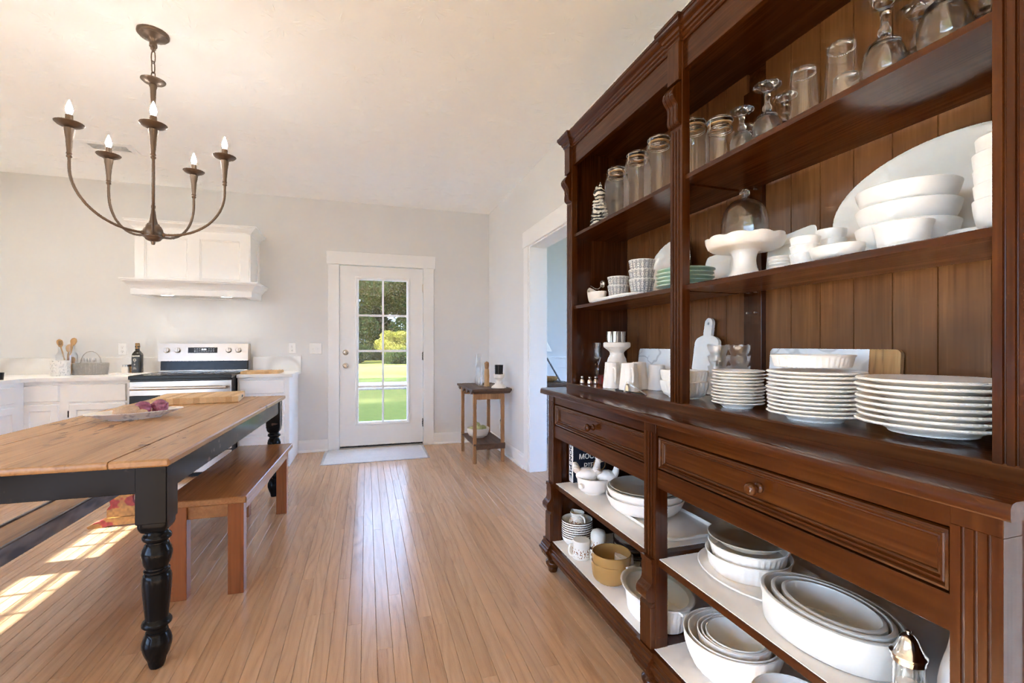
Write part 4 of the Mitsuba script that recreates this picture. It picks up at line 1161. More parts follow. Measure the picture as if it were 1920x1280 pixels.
for k, (sx, sy, hh, dz, dx, dy) in enumerate(((0.110, 0.158, 0.082, 0, 0, 0), (0.091, 0.134, 0.080, 0.006, -0.002, -0.005), (0.074, 0.112, 0.074, 0.012, 0.0, -0.008))):
    on('oval_baker', ('largest', 'middle', 'smallest')[k] + ' of three nested grey-white oval bakers on the middle lower shelf', 'baking dish', lathe([(0, 0), (sx - 0.006, 0), (sx - 0.001, 0.004), (sx, 0.012), (sx + 0.001, hh * .80), (sx + 0.0035, hh * .82), (sx + 0.0035, hh * .97), (sx + 0.001, hh), (sx - 0.003, hh), (sx - 0.005, hh * .95), (sx - 0.006, 0.012), (sx - 0.012, 0.0065), (0, 0.0065)], 72, sx=1.0, sy=sy / sx), 'm_stone', 1.055 + dx, 0.826 + dy, ZM + dz, 'nested oval bakers')
ss = thing('sugar_shaker', 'ribbed glass sugar shaker with a domed silver top', 'shaker')
part(ss, 'jar', S(cyl_mesh(0.026, 0.0235, 0.115, 0.003, 48, flutes=14, amp=0.0022), 'm_glass', 40, at=(0.958, 0.5925, ZM)))
part(ss, 'sugar', S(lathe([(0, 0), (0.0195, 0), (0.0185, 0.070), (0, 0.072)], 24), 'm_matte_white', 30, at=(0.958, 0.5925, ZM + 0.0048)))
part(ss, 'lid', S(lathe([(0.024, 0), (0.0255, 0.002), (0.0255, 0.010), (0.028, 0.012), (0.0285, 0.016), (0.026, 0.019)] + smooth_prof([(0.024, 0.021), (0.0185, 0.032), (0.0135, 0.045), (0.007, 0.052), (0.003, 0.054), (0.0045, 0.058), (0, 0.061)], 4).tolist(), 32), 'm_chrome', 30, at=(0.958, 0.5925, ZM + 0.1135)), 'domed silver top')
on('white_pitcher', 'tall white ceramic pitcher beside the right end of the middle lower shelf', 'pitcher', lathe(shell(smooth_prof([(0, 0), (0.046, 0), (0.052, 0.012), (0.060, 0.035), (0.055, 0.075), (0.044, 0.120), (0.041, 0.160), (0.048, 0.195)], 4).tolist(), 0.004), 44), 'm_cool_white', 1.100, 0.560, ZM)

# =================================================================== lower case, bottom shelf
def rimmed(name, label, cat, mesh, R, z, m, x, y, group):
    t = thing(name, label, cat, group)
    part(t, 'body', S(mesh, m, 40, at=(x, y, z)))
    h = mesh.bounds[1][2]
    part(t, 'rim', S(lathe([(R - 0.0035, h - 0.002), (R - 0.0005, h - 0.0035), (R + 0.0008, h - 0.001), (R - 0.0005, h + 0.0008), (R - 0.0035, h + 0.0006)], 48, open_=True), 'm_dark_brown', 40, at=(x, y, z)), 'thin brown rim')
bmesh = bowl_mesh(0.078, 0.048, 0.48, 0.004)
for k in range(8):
    rimmed('cereal_bowl', ordinal(7 - k, 'brown-rimmed bowl', 'of the pile under the creamer'), 'bowl', bmesh, 0.078, ZB + 0.0108 * k, 'm_cream', 1.005, 2.100, 'brown-rimmed bowls')
def print_band(p, n, uv):
    """Brown wheat print in a band (uv: turns, height fraction)."""
    s = noise(uv.x * 60, uv.y * 16, 2) * smoothstep(0.30, 0.42, uv.y) * smoothstep(0.95, 0.85, uv.y)
    return mix((0.70, 0.655, 0.565), (0.25, 0.12, 0.045), smoothstep(0.60, 0.70, s))
mat('m_print', pr(print_band, 0.2))
def printed(mesh, rev=False):
    h = mesh.bounds[1][2]
    th = np.arctan2(mesh.vertices[:, 1], mesh.vertices[:, 0]) / (2 * math.pi) + 0.5
    f = mesh.vertices[:, 2] / h
    return np.stack([th, 1 - f if rev else f], 1)
cr = thing('creamer', 'cream ceramic jug with a brown wheat print on the pile of bowls', 'jug')
jm = lathe(shell(smooth_prof([(0, 0), (0.038, 0), (0.041, 0.006), (0.042, 0.026), (0.036, 0.044), (0.029, 0.054), (0.030, 0.066), (0.036, 0.078)], 4).tolist(), 0.0035), 44)
a_ = np.arctan2(jm.vertices[:, 1], jm.vertices[:, 0])
jm.vertices[:, 1] += 0.016 * np.exp(-((a_ - 1.75) / 0.35) ** 2) * np.clip((jm.vertices[:, 2] - 0.05) / 0.028, 0, 1)
zc_ = ZB + 0.0108 * 7 + 0.0035
part(cr, 'body', S(jm, 'm_print', True, at=(1.005, 2.098, zc_), uv=printed(jm, True)))
part(cr, 'handle', S(tube(smooth_prof([(0, -0.030, 0.066), (0, -0.050, 0.068), (0, -0.060, 0.050), (0, -0.054, 0.030), (0, -0.040, 0.022)], 4), 0.0045, 10), 'm_cream', 40, at=(1.005, 2.098, zc_), rz=12))
def mug(label, x, y, r, h, rz, z=ZB):
    t = thing('printed_mug', label, 'mug', 'cream mugs on the bottom shelf')
    m = cyl_mesh(r * .96, r, h, 0.004, 44, flip=True)
    part(t, 'body', S(m, 'm_print', True, at=(x, y, z), rz=rz, uv=printed(m, True)))
    part(t, 'handle', S(tube(smooth_prof([(r * .93, 0, h * .80), (r * 1.35, 0, h * .80), (r * 1.5, 0, h * .5), (r * 1.3, 0, h * .22), (r * .93, 0, h * .2)], 4), 0.005, 10), 'm_cream', 40, at=(x, y, z), rz=rz))
mug('cream printed mug standing upside down at the front of the bottom shelf', 0.958, 1.958, 0.042, 0.082, 180)
mug('cream mug upside down behind the ochre bowls, left one', 1.025, 1.858, 0.041, 0.074, 60)
mug('cream mug upside down behind the ochre bowls, right one', 1.060, 1.752, 0.041, 0.086, 60)
sj = thing('salt_jar', 'round-topped cream jar with a brown band at its foot', 'jar')
sm_ = lathe(smooth_prof([(0, 0), (0.045, 0), (0.046, 0.030), (0.044, 0.055), (0.036, 0.064)], 4).tolist() + [(0.034, 0.066), (0.0355, 0.070), (0.0355, 0.108), (0.030, 0.122), (0.014, 0.130), (0, 0.131)], 40)
part(sj, 'body', S(sm_, 'm_print', True, at=(1.035, 1.935, ZB), uv=printed(sm_, True)))
part(sj, 'band', S(lathe([(0.0457, 0.046), (0.0465, 0.048), (0.0457, 0.056), (0.044, 0.057)], 40, open_=True), 'm_dark_brown', 40, at=(1.035, 1.935, ZB)))
pile('ochre_bowl', 'ochre stoneware bowl', 'of the pair on the bottom shelf', 'bowl', bowl_mesh(0.0815, 0.082, 0.66, 0.005, straight=0.75), 'm_ochre', 0.985, 1.728, ZB, 2, 0.038, 'ochre bowls', turn=False)
pmesh = plate_mesh(0.105, 0.020, 0.005, 0.56)
for k in range(5):
    rimmed('brown_rimmed_plate', ordinal(4 - k, 'brown-rimmed plate', 'of the pile behind the ochre bowls'), 'plate', pmesh, 0.105, ZB + 0.016 * k, 'm_dark_brown' if k % 2 else 'm_cream', 1.215, 1.900, 'brown-rimmed plates')
dp_ = thing('decorated_plate', 'small brown patterned plate standing on edge beside the oval casserole', 'plate')
part(dp_, 'body', S(leaning(plate_mesh(0.062, 0.012, 0.004, 0.6, n=48), 10, 1.115, 1.635, ZB), 'm_dark_brown', 35))
part(dp_, 'centre', S(leaning(lathe([(0, 0), (0.034, 0), (0.034, 0.0009), (0, 0.0009)], 36), 10, 1.1035, 1.635, ZB + 0.0245), 'm_print', 30), 'cream printed centre')
ca = thing('oval_casserole', 'oval white ribbed casserole dish at the front of the bottom shelf', 'casserole dish')
part(ca, 'body', S(lathe([(0, 0.004), (0.084, 0.004), (0.088, 0), (0.092, 0.004), (0.100, 0.080), (0.112, 0.092), (0.114, 0.098), (0.108, 0.099), (0.096, 0.092), (0.088, 0.010), (0, 0.009)], 160, sx=1, sy=1.42, mod=lambda th, r, z, i: (r - (0.0018 * (0.5 + 0.5 * np.cos(38 * th)) if i in (3, 4) else 0), z)), 'm_cool_white', 40, at=(1.020, 1.462, ZB)))
part(ca, 'tab', S(join(bx(-0.022, 0.022, 0.150, 0.176, 0.088, 0.097, 0.003), bx(-0.022, 0.022, -0.176, -0.150, 0.088, 0.097, 0.003)), 'm_cool_white', at=(1.020, 1.462, ZB)))
scene['m_smoke_thin'] = {'type': 'thindielectric', 'int_ior': 1.5, 'ext_ior': 1.0, 'specular_transmittance': {'type': 'rgb', 'value': [0.95, 0.93, 0.87]}}
lidp = [(0, 0.022), (0.050, 0.021), (0.080, 0.015), (0.094, 0.004), (0.104, 0.001), (0.108, 0.003), (0.108, 0.0065), (0.102, 0.006), (0.095, 0.0085), (0.081, 0.019), (0.050, 0.025), (0, 0.026)]
for k in range(2):
    l = part(ca, 'glass_lid', S(lathe(lidp[:6], 72, open_=True, sx=1 - .03 * k, sy=1.40 - .05 * k), 'm_smoke_thin', 40, at=(1.020, 1.462, ZB + 0.1000 + 0.0085 * k)), 'clear oval glass lid')
    if k:
        part(l, 'handle', S(bx(-0.008, 0.008, -0.040, 0.040, 0, 0.010, 0.004), 'm_glass', at=(1.020, 1.462, ZB + 0.1345)))
mix_ = [(0.138, 0.132, 0.0), (0.126, 0.118, 0.016), (0.103, 0.100, 0.038), (0.094, 0.088, 0.050), (0.084, 0.080, 0.060)]
for k, (R, h, dz) in enumerate(mix_):
    on('mixing_bowl', ('largest white fluted mixing bowl at the outside of the nest', 'second largest white mixing bowl in the nest', 'middle-sized white mixing bowl in the nest', 'second smallest white mixing bowl in the nest', 'smallest cream mixing bowl at the centre of the nest')[k], 'bowl',
       bowl_mesh(R, h, 0.45, 0.005, flutes=26 if k < 3 else 16, amp=0.0016, straight=0.15), 'm_white' if k != 4 else 'm_cream', 1.040, 1.112 - 0.004 * k, ZB + dz, 'nested mixing bowls')
on('deep_bowl', 'deep plain cream bowl on the bottom shelf at the very front edge of the picture', 'bowl', bowl_mesh(0.098, 0.115, 0.55, 0.005, straight=0.5), 'm_white', 1.005, 0.872, ZB)
for k in range(3):
    on('dark_plate', ordinal(2 - k, 'dark plate', 'of the low pile behind the nested mixing bowls'), 'plate', plate_mesh(0.100, 0.018, 0.005, 0.6), 'm_dark_brown', 1.235, 1.275, ZB + 0.014 * k, 'dark plates behind the mixing bowls')
CZ = 0.885                                   # counter top
FY = 4.83                                    # cabinet face


def panel_front(parent, name, x0, x1, z0, z1, raised=False):
    """A drawer front (bevelled slab) or a recessed-panel door on the cabinet face."""
    t = 0.019
    if not raised:
        m = hexa([(x0, FY, z0), (x1, FY, z0), (x1, FY, z1), (x0, FY, z1)], [(x0 + .006, FY - t, z0 + .006), (x1 - .006, FY - t, z0 + .006), (x1 - .006, FY - t, z1 - .006), (x0 + .006, FY - t, z1 - .006)])
        return part(parent, name, S(m, 'm_trim'))
    fr = [(0, 0), (0.002, t - .004), (0.006, t), (0.052, t), (0.058, t - 0.009), (0.058, 0)]
    k = part(parent, name, S(ring(x0, x1, z0, z1, fr, (0, FY, 0), X, Z, -Y), 'm_trim', 20))
    part(k, 'panel', S(bx(x0 + .055, x1 - .055, FY - 0.010, FY, z0 + .055, z1 - .055, 0), 'm_trim'))
    return k


def hinge(parent, x, z):
    part(parent, 'hinge', S(join(lathe([(0, -0.028), (0.004, -0.028), (0.004, 0.028), (0, 0.028)], 10, at=(x, FY - 0.008, z)), bx(x - 0.007, x + 0.004, FY - 0.004, FY + 0.001, z - 0.026, z + 0.026, 0)), 'm_hinge_black', 30))


c1 = thing('base_cabinet', 'white base cabinet with four drawers between the stove and the glazed door', 'cabinet')
part(c1, 'carcass', S(join(bx(-1.142, -0.707, FY, YB - 0.001, 0.10, 0.854, 0.001), bx(-1.142, -0.722, FY + 0.065, YB - 0.001, 0, 0.10, 0), bx(-0.722, -0.704, FY - 0.002, YB - 0.001, 0.0, 0.854, 0.002)), 'm_trim'))
for z0, z1 in ((0.700, 0.832), (0.520, 0.672), (0.322, 0.498), (0.125, 0.302)):
    panel_front(c1, 'drawer', -1.128, -0.745, z0, z1)
c2 = thing('base_cabinet', 'white base cabinet left of the stove with a wide and a narrow drawer over doors', 'cabinet')
part(c2, 'carcass', S(join(bx(-2.62, -1.925, FY, YB - 0.001, 0.10, 0.854, 0.001), bx(-2.62, -1.94, FY + 0.065, YB - 0.001, 0, 0.10, 0), bx(-2.725, -2.62, FY, YB - 0.001, 0.0, 0.854, 0.001)), 'm_trim'))
panel_front(c2, 'drawer', -2.703, -2.458, 0.684, 0.822)
panel_front(c2, 'drawer', -2.400, -1.990, 0.674, 0.826)
d = panel_front(c2, 'door', -2.705, -2.458, 0.125, 0.662, True); hinge(d, -2.712, 0.578)
d = panel_front(c2, 'door', -2.392, -1.990, 0.125, 0.662, True); hinge(d, -2.398, 0.576)
# left run along the side wall (only its corner shows)
LX = -2.685
c3 = thing('base_cabinet', 'white base cabinet of the side run, at the left edge of the photo', 'cabinet')
part(c3, 'carcass', S(join(bx(XL + 0.001, LX, 4.00, FY - 0.022, 0.10, 0.854, 0.001), bx(XL + 0.001, LX - 0.07, 4.0, FY - 0.022, 0, 0.10, 0)), 'm_trim'))
for y0, y1 in ((4.04, 4.36), (4.40, 4.70)):
    part(c3, 'drawer', S(hexa([(LX, y0, .69), (LX, y1, .69), (LX, y1, .825), (LX, y0, .825)], [(LX + .019, y0 + .006, .696), (LX + .019, y1 - .006, .696), (LX + .019, y1 - .006, .819), (LX + .019, y0 + .006, .819)]), 'm_trim'))
    k = part(c3, 'door', S(ring(y0, y1, 0.125, 0.665, [(0, 0), (0.002, .015), (0.006, .019), (0.052, .019), (0.058, .010), (0.058, 0)], (LX, 0, 0), Y, Z, X), 'm_trim', 20))
    part(k, 'panel', S(bx(LX, LX + 0.010, y0 + .055, y1 - .055, .18, .61, 0), 'm_trim'))
# worktops
wl = Polygon([(XL + .001, 4.0), (-2.655, 4.0), (-2.655, 4.70), (-2.60, 4.795), (-1.918, 4.795), (-1.918, YB - .001), (XL + .001, YB - .001)])
thing('worktop', 'white veined stone worktop left of the stove, turning the corner', 'countertop', None, S(moved(extr(wl, 0.030), z=CZ - 0.030), 'm_quartz'))
thing('worktop', 'short white veined stone worktop between the stove and the glazed door', 'countertop', None, S(bx(-1.144, -0.672, 4.795, YB - .001, CZ - 0.030, CZ, 0.003), 'm_quartz'))
thing('backsplash', 'low white veined stone upstand behind the left worktop', 'backsplash', None, S(bx(XL + .002, -1.93, YB - 0.021, YB - 0.001, CZ + 0.0005, 1.037, 0.002), 'm_quartz'))
thing('backsplash', 'low white veined stone upstand behind the short right worktop', 'backsplash', None, S(bx(-1.135, -0.672, YB - 0.021, YB - 0.001, CZ + 0.0005, 1.039, 0.002), 'm_quartz'))

# ---------------------------------------------------------------- stove
st = thing('stove', 'stainless steel electric range with a black glass cooktop', 'stove')
sx0, sx1, sy = -1.913, -1.149, 4.665
part(st, 'body', S(bx(sx0 + .004, sx1 - .004, sy + .03, 5.36, 0.03, 0.872, 0.002), 'm_black_matte'))
part(st, 'cooktop', S(bx(sx0, sx1, sy - 0.010, 5.30, 0.866, 0.899, 0.004), 'm_black'), 'black glass cooktop')
for ex, ey, er in ((-1.73, 4.84, .105), (-1.33, 4.84, .085), (-1.73, 5.12, .08), (-1.33, 5.12, .105)):
    part(st, 'burner_ring', S(lathe([(er - .004, 0.0), (er - .004, 0.0005), (er, 0.0005), (er, 0)], 48, open_=True, at=(ex, ey, 0.8989)), 'm_steel'))
part(st, 'back_trim', S(bx(sx0 + .003, sx1 - .003, 5.245, 5.30, 0.899, 0.913, 0.003), 'm_steel'))
part(st, 'lower_backguard', S(hexa([(sx0 + .012, 5.262, 0.912), (sx1 - .012, 5.262, 0.912), (sx1 - .012, 5.34, 0.912), (sx0 + .012, 5.34, 0.912)], [(sx0 + .012, 5.268, 1.005), (sx1 - .012, 5.268, 1.005), (sx1 - .012, 5.34, 1.005), (sx0 + .012, 5.34, 1.005)]), 'm_black'))
cp_ = part(st, 'control_panel', S(hexa([(sx0 - .002, 5.243, 1.003), (sx1 + .002, 5.243, 1.003), (sx1 + .002, 5.36, 1.003), (sx0 - .002, 5.36, 1.003)], [(sx0 - .002, 5.262, 1.172), (sx1 + .002, 5.262, 1.172), (sx1 + .002, 5.36, 1.172), (sx0 - .002, 5.36, 1.172)]), 'm_steel'), 'brushed steel control panel')
def on_panel(x, z, m, lift=0.0):
    q = orient(m, (0, 0, 0), X, Z, -Y)
    q = tilt(q, -6.4, [1, 0, 0], [0, 0, 0])
    return moved(q, x, 5.243 + 0.112 * (z - 1.003) - lift, z)
kn = lathe([(0.027, 0), (0.0275, 0.004), (0.0235, 0.006), (0.0225, 0.022), (0.020, 0.025), (0, 0.025)], 32)
for kx in (-1.845, -1.755, -1.318, -1.232):
    k = part(cp_, 'knob', S(on_panel(kx, 1.108, kn), 'm_steel', 30), 'steel burner knob')
    part(k, 'grip', S(on_panel(kx, 1.108, join(bx(-0.0065, 0.0065, -0.0225, 0.0225, 0.022, 0.034, 0.002))), 'm_steel'))
ds = part(cp_, 'display', S(on_panel((sx0 + sx1) / 2 - 0.012, 1.108, bx(-0.125, 0.125, -0.027, 0.027, 0, 0.0035, 0.001)), 'm_black'), 'black glass display')
mat('m_lit', pr((0.9, 0.9, 0.9), 0.5))
tm = meshkit.text_mesh('3:36', 0.015, 0.0004, True)
tm.apply_translation([-(tm.bounds[0][0] + tm.bounds[1][0]) / 2, 0, 0])
dg = S(on_panel(-1.533, 1.109, tm, 0.0038), 'm_lit')
dg['emitter'] = {'type': 'area', 'radiance': {'type': 'rgb', 'value': [0.06, 0.07, 0.085]}}
part(ds, 'clock_digits', dg)
keys = []
for r in range(3):
    for cc in range(9):
        if not (r == 0 and 3 <= cc <= 4) and (cc < 3 or r == 2 or cc > 5):
            keys.append(moved(bx(-0.005, 0.005, -0.0018, 0.0018, 0, 0.0003, 0), -0.068 + cc * 0.020, 0.014 - r * 0.014))
part(ds, 'key_legends', S(on_panel((sx0 + sx1) / 2 - 0.012, 1.108, join(*keys), 0.0036), 'm_tin'))
part(st, 'vent_strip', S(bx(sx0 + .01, sx1 - .01, sy + 0.004, sy + .03, 0.850, 0.866, 0.001), 'm_black'))
od = part(st, 'oven_door', S(join(bx(sx0 + .004, sx1 - .004, sy, sy + 0.03, 0.725, 0.850, 0.004), bx(sx0 + .004, sx1 - .004, sy, sy + 0.03, 0.235, 0.300, 0.004), bx(sx0 + .004, sx0 + .03, sy + .001, sy + .03, 0.30, 0.725, 0), bx(sx1 - .03, sx1 - .004, sy + .001, sy + .03, 0.30, 0.725, 0)), 'm_steel'))
part(od, 'oven_window', S(bx(sx0 + .006, sx1 - .006, sy - 0.001, sy + 0.02, 0.300, 0.725, 0.001), 'm_black'), 'black oven window')
part(od, 'handle', S(join(orient(lathe([(0, 0), (0.013, 0), (0.013, 0.70), (0, 0.70)], 20), (sx0 + .032, sy - 0.045, 0.790), Y, Z, X), bx(sx0 + .045, sx0 + .075, sy - .045, sy, 0.780, 0.800, .003), bx(sx1 - .075, sx1 - .045, sy - .045, sy, 0.780, 0.800, .003)), 'm_steel', 30), 'round steel oven handle')
part(st, 'drawer_front', S(bx(sx0 + .004, sx1 - .004, sy, sy + 0.03, 0.045, 0.226, 0.004), 'm_steel'))
part(st, 'toe_plate', S(bx(sx0 + .02, sx1 - .02, sy + .06, sy + 0.09, 0.0, 0.045, 0), 'm_black_matte'))

# ---------------------------------------------------------------- range hood
hd = thing('range_hood', 'white panelled wooden range hood on the wall above the stove', 'range hood')
hx0, hx1, hy = -2.005, -1.083, 5.015
part(hd, 'box', S(bx(hx0, hx1, hy, YB - .001, 1.74, 2.25, 0), 'm_trim'))
for a, b, c, e in ((hx0, hx0 + .075, 1.755, 2.235), ((hx0 + hx1) / 2 - .048, (hx0 + hx1) / 2 + .048, 1.755, 2.235), (hx1 - .075, hx1, 1.755, 2.235)):
    part(hd, 'stile', S(bx(a, b, hy - 0.014, hy, c, e, 0.002), 'm_trim'))
part(hd, 'rail', S(bx(hx0, hx1, hy - 0.0135, hy, 2.150, 2.235, 0.002), 'm_trim'))
part(hd, 'rail', S(bx(hx0, hx1, hy - 0.0135, hy, 1.755, 1.775, 0.002), 'm_trim'))
mid = (hx0 + hx1) / 2
for a, b in ((hx0 + .075, mid - .048), (mid + .048, hx1 - .075)):
    part(hd, 'panel_moulding', S(ring(a, b, 1.775, 2.150, [(0, 0), (0, 0.009), (0.006, 0.008), (0.014, 0.002), (0.014, 0)], (0, hy, 0), X, Z, -Y), 'm_trim', 20))
part(hd, 'stile', S(join(bx(hx1, hx1 + .012, hy - .012, hy + .06, 1.755, 2.235, .002), bx(hx1, hx1 + .012, YB - .08, YB - .001, 1.755, 2.235, .002)), 'm_trim'))


def hood_mould(prof, z_dir=1):
    """Moulding round three sides of the hood: prof = (projection, z), outline from the wall side."""
    def corner(u):
        return [(hx0 - u, YB - .001), (hx0 - u, hy - u), (hx1 + u, hy - u), (hx1 + u, YB - .001)]
    V, n = [], len(prof)
    for u, z in prof:
        V += [(x, y, z) for x, y in corner(u)]
    F = []
    for i in range(n):
        j = (i + 1) % n
        for k in range(3):
            F += [(i * 4 + k, i * 4 + k + 1, j * 4 + k + 1), (i * 4 + k, j * 4 + k + 1, j * 4 + k)]
    return trimesh.Trimesh(np.array(V), np.array(F), process=False)


part(hd, 'crown', S(hood_mould([(0, 2.205), (0.006, 2.207), (0.010, 2.214), (0.010, 2.222), (0.018, 2.228), (0.020, 2.236), (0.040, 2.258), (0.058, 2.268), (0.062, 2.274), (0.062, 2.282), (0.070, 2.284), (0.070, 2.294), (-0.05, 2.294), (-0.05, 2.205)]), 'm_trim', 20))
part(hd, 'crown_top', S(bx(hx0 - .06, hx1 + .06, hy - .06, YB - .001, 2.283, 2.2935, 0), 'm_trim'))
part(hd, 'apron_moulding', S(hood_mould([(0.010, 1.618), (0.026, 1.618), (0.026, 1.672), (0.031, 1.674), (0.031, 1.681), (0.036, 1.684), (0.040, 1.694), (0.062, 1.722), (0.080, 1.735), (0.082, 1.744), (0.090, 1.747), (0.090, 1.760), (-0.02, 1.760), (-0.02, 1.64), (0.010, 1.64)]), 'm_trim', 20))
part(hd, 'liner', S(bx(hx0 + .045, hx1 - .045, hy + .03, YB - .05, 1.628, 1.70, 0.004), 'm_tin'), 'grey metal insert')
part(hd, 'underside', S(orient(extr(sbox(hx0 - .012, hy - .012, hx1 + .012, YB - .001).difference(sbox(hx0 + .045, hy + .03, hx1 - .045, YB - .05)), 0.02), (0, 0, 1.622), X, Y, Z), 'm_trim'))
for lx in (-1.79, -1.30):
    dsc = S(lathe([(0, 0.0), (0.045, 0), (0.045, 0.003), (0, 0.003)], 32, at=(lx, hy + .085, 1.6245)), 'm_lit')
    dsc['emitter'] = {'type': 'area', 'radiance': {'type': 'rgb', 'value': [1.2, 1.2, 1.15]}}
    part(hd, 'lamp', dsc, 'lit round hood lamp')

# ---------------------------------------------------------------- things on the worktops
ju = thing('utensil_jar', 'clear glass jar of wooden utensils at the corner of the worktop', 'jar')
part(ju, 'glass', S(lathe(shell([(0, 0), (0.068, 0), (0.074, 0.006), (0.076, 0.18), (0.066, 0.198), (0.058, 0.206), (0.058, 0.27)], 0.0035), 44), 'm_glass', 35, at=(-2.615, 5.235, CZ)))
def spoon(label, base, top, kind):
    u = thing('wooden_utensil', label, 'utensil', 'wooden utensils in the glass jar')
    b, t_ = np.array(base, float), np.array(top, float)
    part(u, 'handle', S(tube([b, b * .4 + t_ * .6, t_], [0.005, 0.0055, 0.006], 8), 'm_light_wood', 30))
    dirn = (t_ - b) / np.linalg.norm(t_ - b)
    hm = lathe(smooth_prof([(0, -0.005), (0.014, 0.006), (0.024, 0.032), (0.022, 0.056), (0.010, 0.070), (0, 0.072)], 4), 24, sy=0.25)
    M4 = trimesh.geometry.align_vectors([0, 0, 1], dirn)
    hm.apply_transform(M4)
    hm.apply_translation(t_ - dirn * 0.006)
    k = part(u, 'head', S(hm, 'm_light_wood', 40))
    if kind == 'slotted':
        part(k, 'slot', S(join(*[bx(t_[0] + o - .002, t_[0] + o + .002, t_[1] - .0078, t_[1] - .005, t_[2] + .012, t_[2] + .052, 0) for o in (-.010, 0, .010)]), 'm_old_dark'))
spoon('slotted wooden spoon leaning left in the utensil jar', (-2.600, 5.235, CZ + .008), (-2.652, 5.225, CZ + .262), 'slotted')
spoon('wooden spoon leaning right in the utensil jar', (-2.625, 5.240, CZ + .008), (-2.572, 5.240, CZ + .275), 'plain')
spoon('short wooden spoon standing upright in the utensil jar', (-2.615, 5.220, CZ + .008), (-2.610, 5.255, CZ + .215), 'plain')
spoon('broad wooden paddle at the back of the utensil jar', (-2.590, 5.255, CZ + .008), (-2.590, 5.262, CZ + .10), 'plain')
def speck(p, n, uv):
    return mix((0.76, 0.74, 0.70), (0.17, 0.18, 0.20), smoothstep(0.70, 0.76, noise(p.x * 160 + p.y * 120, p.y * 90, p.z * 190)))
mat('m_speckle', pr(speck, 0.35))
on('speckled_crock', 'white crock with a fine dark leaf print in front of the utensil jar', 'crock', cyl_mesh(0.066, 0.066, 0.135, 0.004, 44), 'm_speckle', -2.600, 5.115, CZ)
# wire basket
bs = thing('wire_basket', 'grey woven cutlery basket with an arched handle on the worktop', 'basket')
def basket_part(flat):
    ms = []
    w, d_, h = 0.118, 0.055, 0.105
    def outline(z, r=0.0):
        f = 1 + 0.10 * z / h
        return np.array([(a * f, b * f) for a, b in [(-w, -d_ * .5), (-w * .72, -d_), (w * .72, -d_), (w, -d_ * .5), (w, d_ * .5), (w * .72, d_), (-w * .72, d_), (-w, d_ * .5)]])
    if flat:
        for i in range(10):
            z = 0.003 + i * (h - 0.003) / 9
            o = outline(z)
            P = np.concatenate([np.linspace(o[k], o[(k + 1) % 8], 5)[:-1] for k in range(8)])
            ph = np.where(np.arange(len(P)) % 2 == i % 2, 1.012, 0.988)
            ms.append(tube(np.column_stack([P * ph[:, None], np.full(len(P), z)]), 0.0040 if i in (0, 9) else 0.0030, 6, closed=True))
    else:
        o0, o1 = outline(0), outline(h)
        for k in range(8):
            for u in np.linspace(0, 1, 5)[:-1]:
                a, b = o0[k] * (1 - u) + o0[(k + 1) % 8] * u, o1[k] * (1 - u) + o1[(k + 1) % 8] * u
                ms.append(tube([(a[0], a[1], 0), (b[0], b[1], h)], 0.0024, 6))
        ms.append(moved(extr([tuple(q * 0.97) for q in outline(0)], 0.004), z=0.001))
    return join(*ms)
mat('m_wicker', pr((0.40, 0.375, 0.34), 0.5))
bpos = (-2.425, 5.215, CZ)
part(bs, 'weave', S(basket_part(True), 'm_wicker', 40, at=bpos, rz=-6))
part(bs, 'stakes', S(basket_part(False), 'm_wicker', 40, at=bpos, rz=-6))
ha = np.linspace(0, math.pi, 25)
part(bs, 'handle', S(tube(np.stack([0.082 * np.cos(ha), 0 * ha, 0.10 + 0.115 * np.sin(ha)], 1), 0.0032, 8), 'm_wicker', 40, at=bpos, rz=-6))
for k in range(7):
    rng = random.Random(40 + k)
    x, y, tx = bpos[0] - .065 + .022 * k, bpos[1] + rng.uniform(-.018, .018), rng.uniform(-.02, .02)
    c = thing('spoon', f'steel spoon standing in the woven basket, {ORD[k] if k else "first"} from its left end', 'spoon', 'cutlery in the woven basket')
    part(c, 'handle', S(tube([(x - tx, y, CZ + .006), (x, y, CZ + .118)], 0.0022, 6), 'm_chrome', 30))
    part(c, 'bowl', S(lathe(smooth_prof([(0, 0), (0.006, 0.004), (0.0125, 0.020), (0.009, 0.036), (0, 0.041)], 3), 16, sy=0.35), 'm_chrome', 40, at=(x + tx * .2, y, CZ + .116), rz=rng.uniform(-50, 50)))
# tray with seasoning
ty = 5.235
sl = thing('small_tray', 'thin white tray under the oil bottle and salt jar beside the stove', 'tray', None, S(bx(-2.275, -1.965, 5.165, 5.305, CZ, CZ + 0.012, 0.003), 'm_cool_white'))
sa = thing('seasoning_jar', 'small glass jar of salt with a metal lid beside the oil bottle', 'jar')
part(sa, 'glass', S(lathe([(0, 0), (0.028, 0), (0.030, 0.004), (0.030, 0.050), (0.024, 0.060), (0, 0.060)], 28), 'm_matte_white', 35, at=(-2.160, 5.215, CZ + .012)))
part(sa, 'lid', S(lathe([(0.024, 0), (0.025, 0.001), (0.025, 0.015), (0.023, 0.017), (0, 0.017)], 28), 'm_tin', 30, at=(-2.160, 5.215, CZ + .072)))
sp_ = thing('seasoning_jar', 'small jar of tan spice with a dark lid behind the salt jar', 'jar')
mat('m_spice', pr((0.42, 0.27, 0.13), 0.4))
part(sp_, 'glass', S(lathe([(0, 0), (0.026, 0), (0.028, 0.004), (0.028, 0.050), (0.022, 0.060), (0, 0.060)], 28), 'm_spice', 35, at=(-2.130, 5.262, CZ + .012)))
part(sp_, 'lid', S(lathe([(0.023, 0), (0.024, 0.001), (0.024, 0.017), (0, 0.018)], 28), 'm_dark_brown', 30, at=(-2.130, 5.262, CZ + .072)))
ob = thing('oil_bottle', 'dark square olive oil bottle with a white emblem on a slate label', 'bottle')
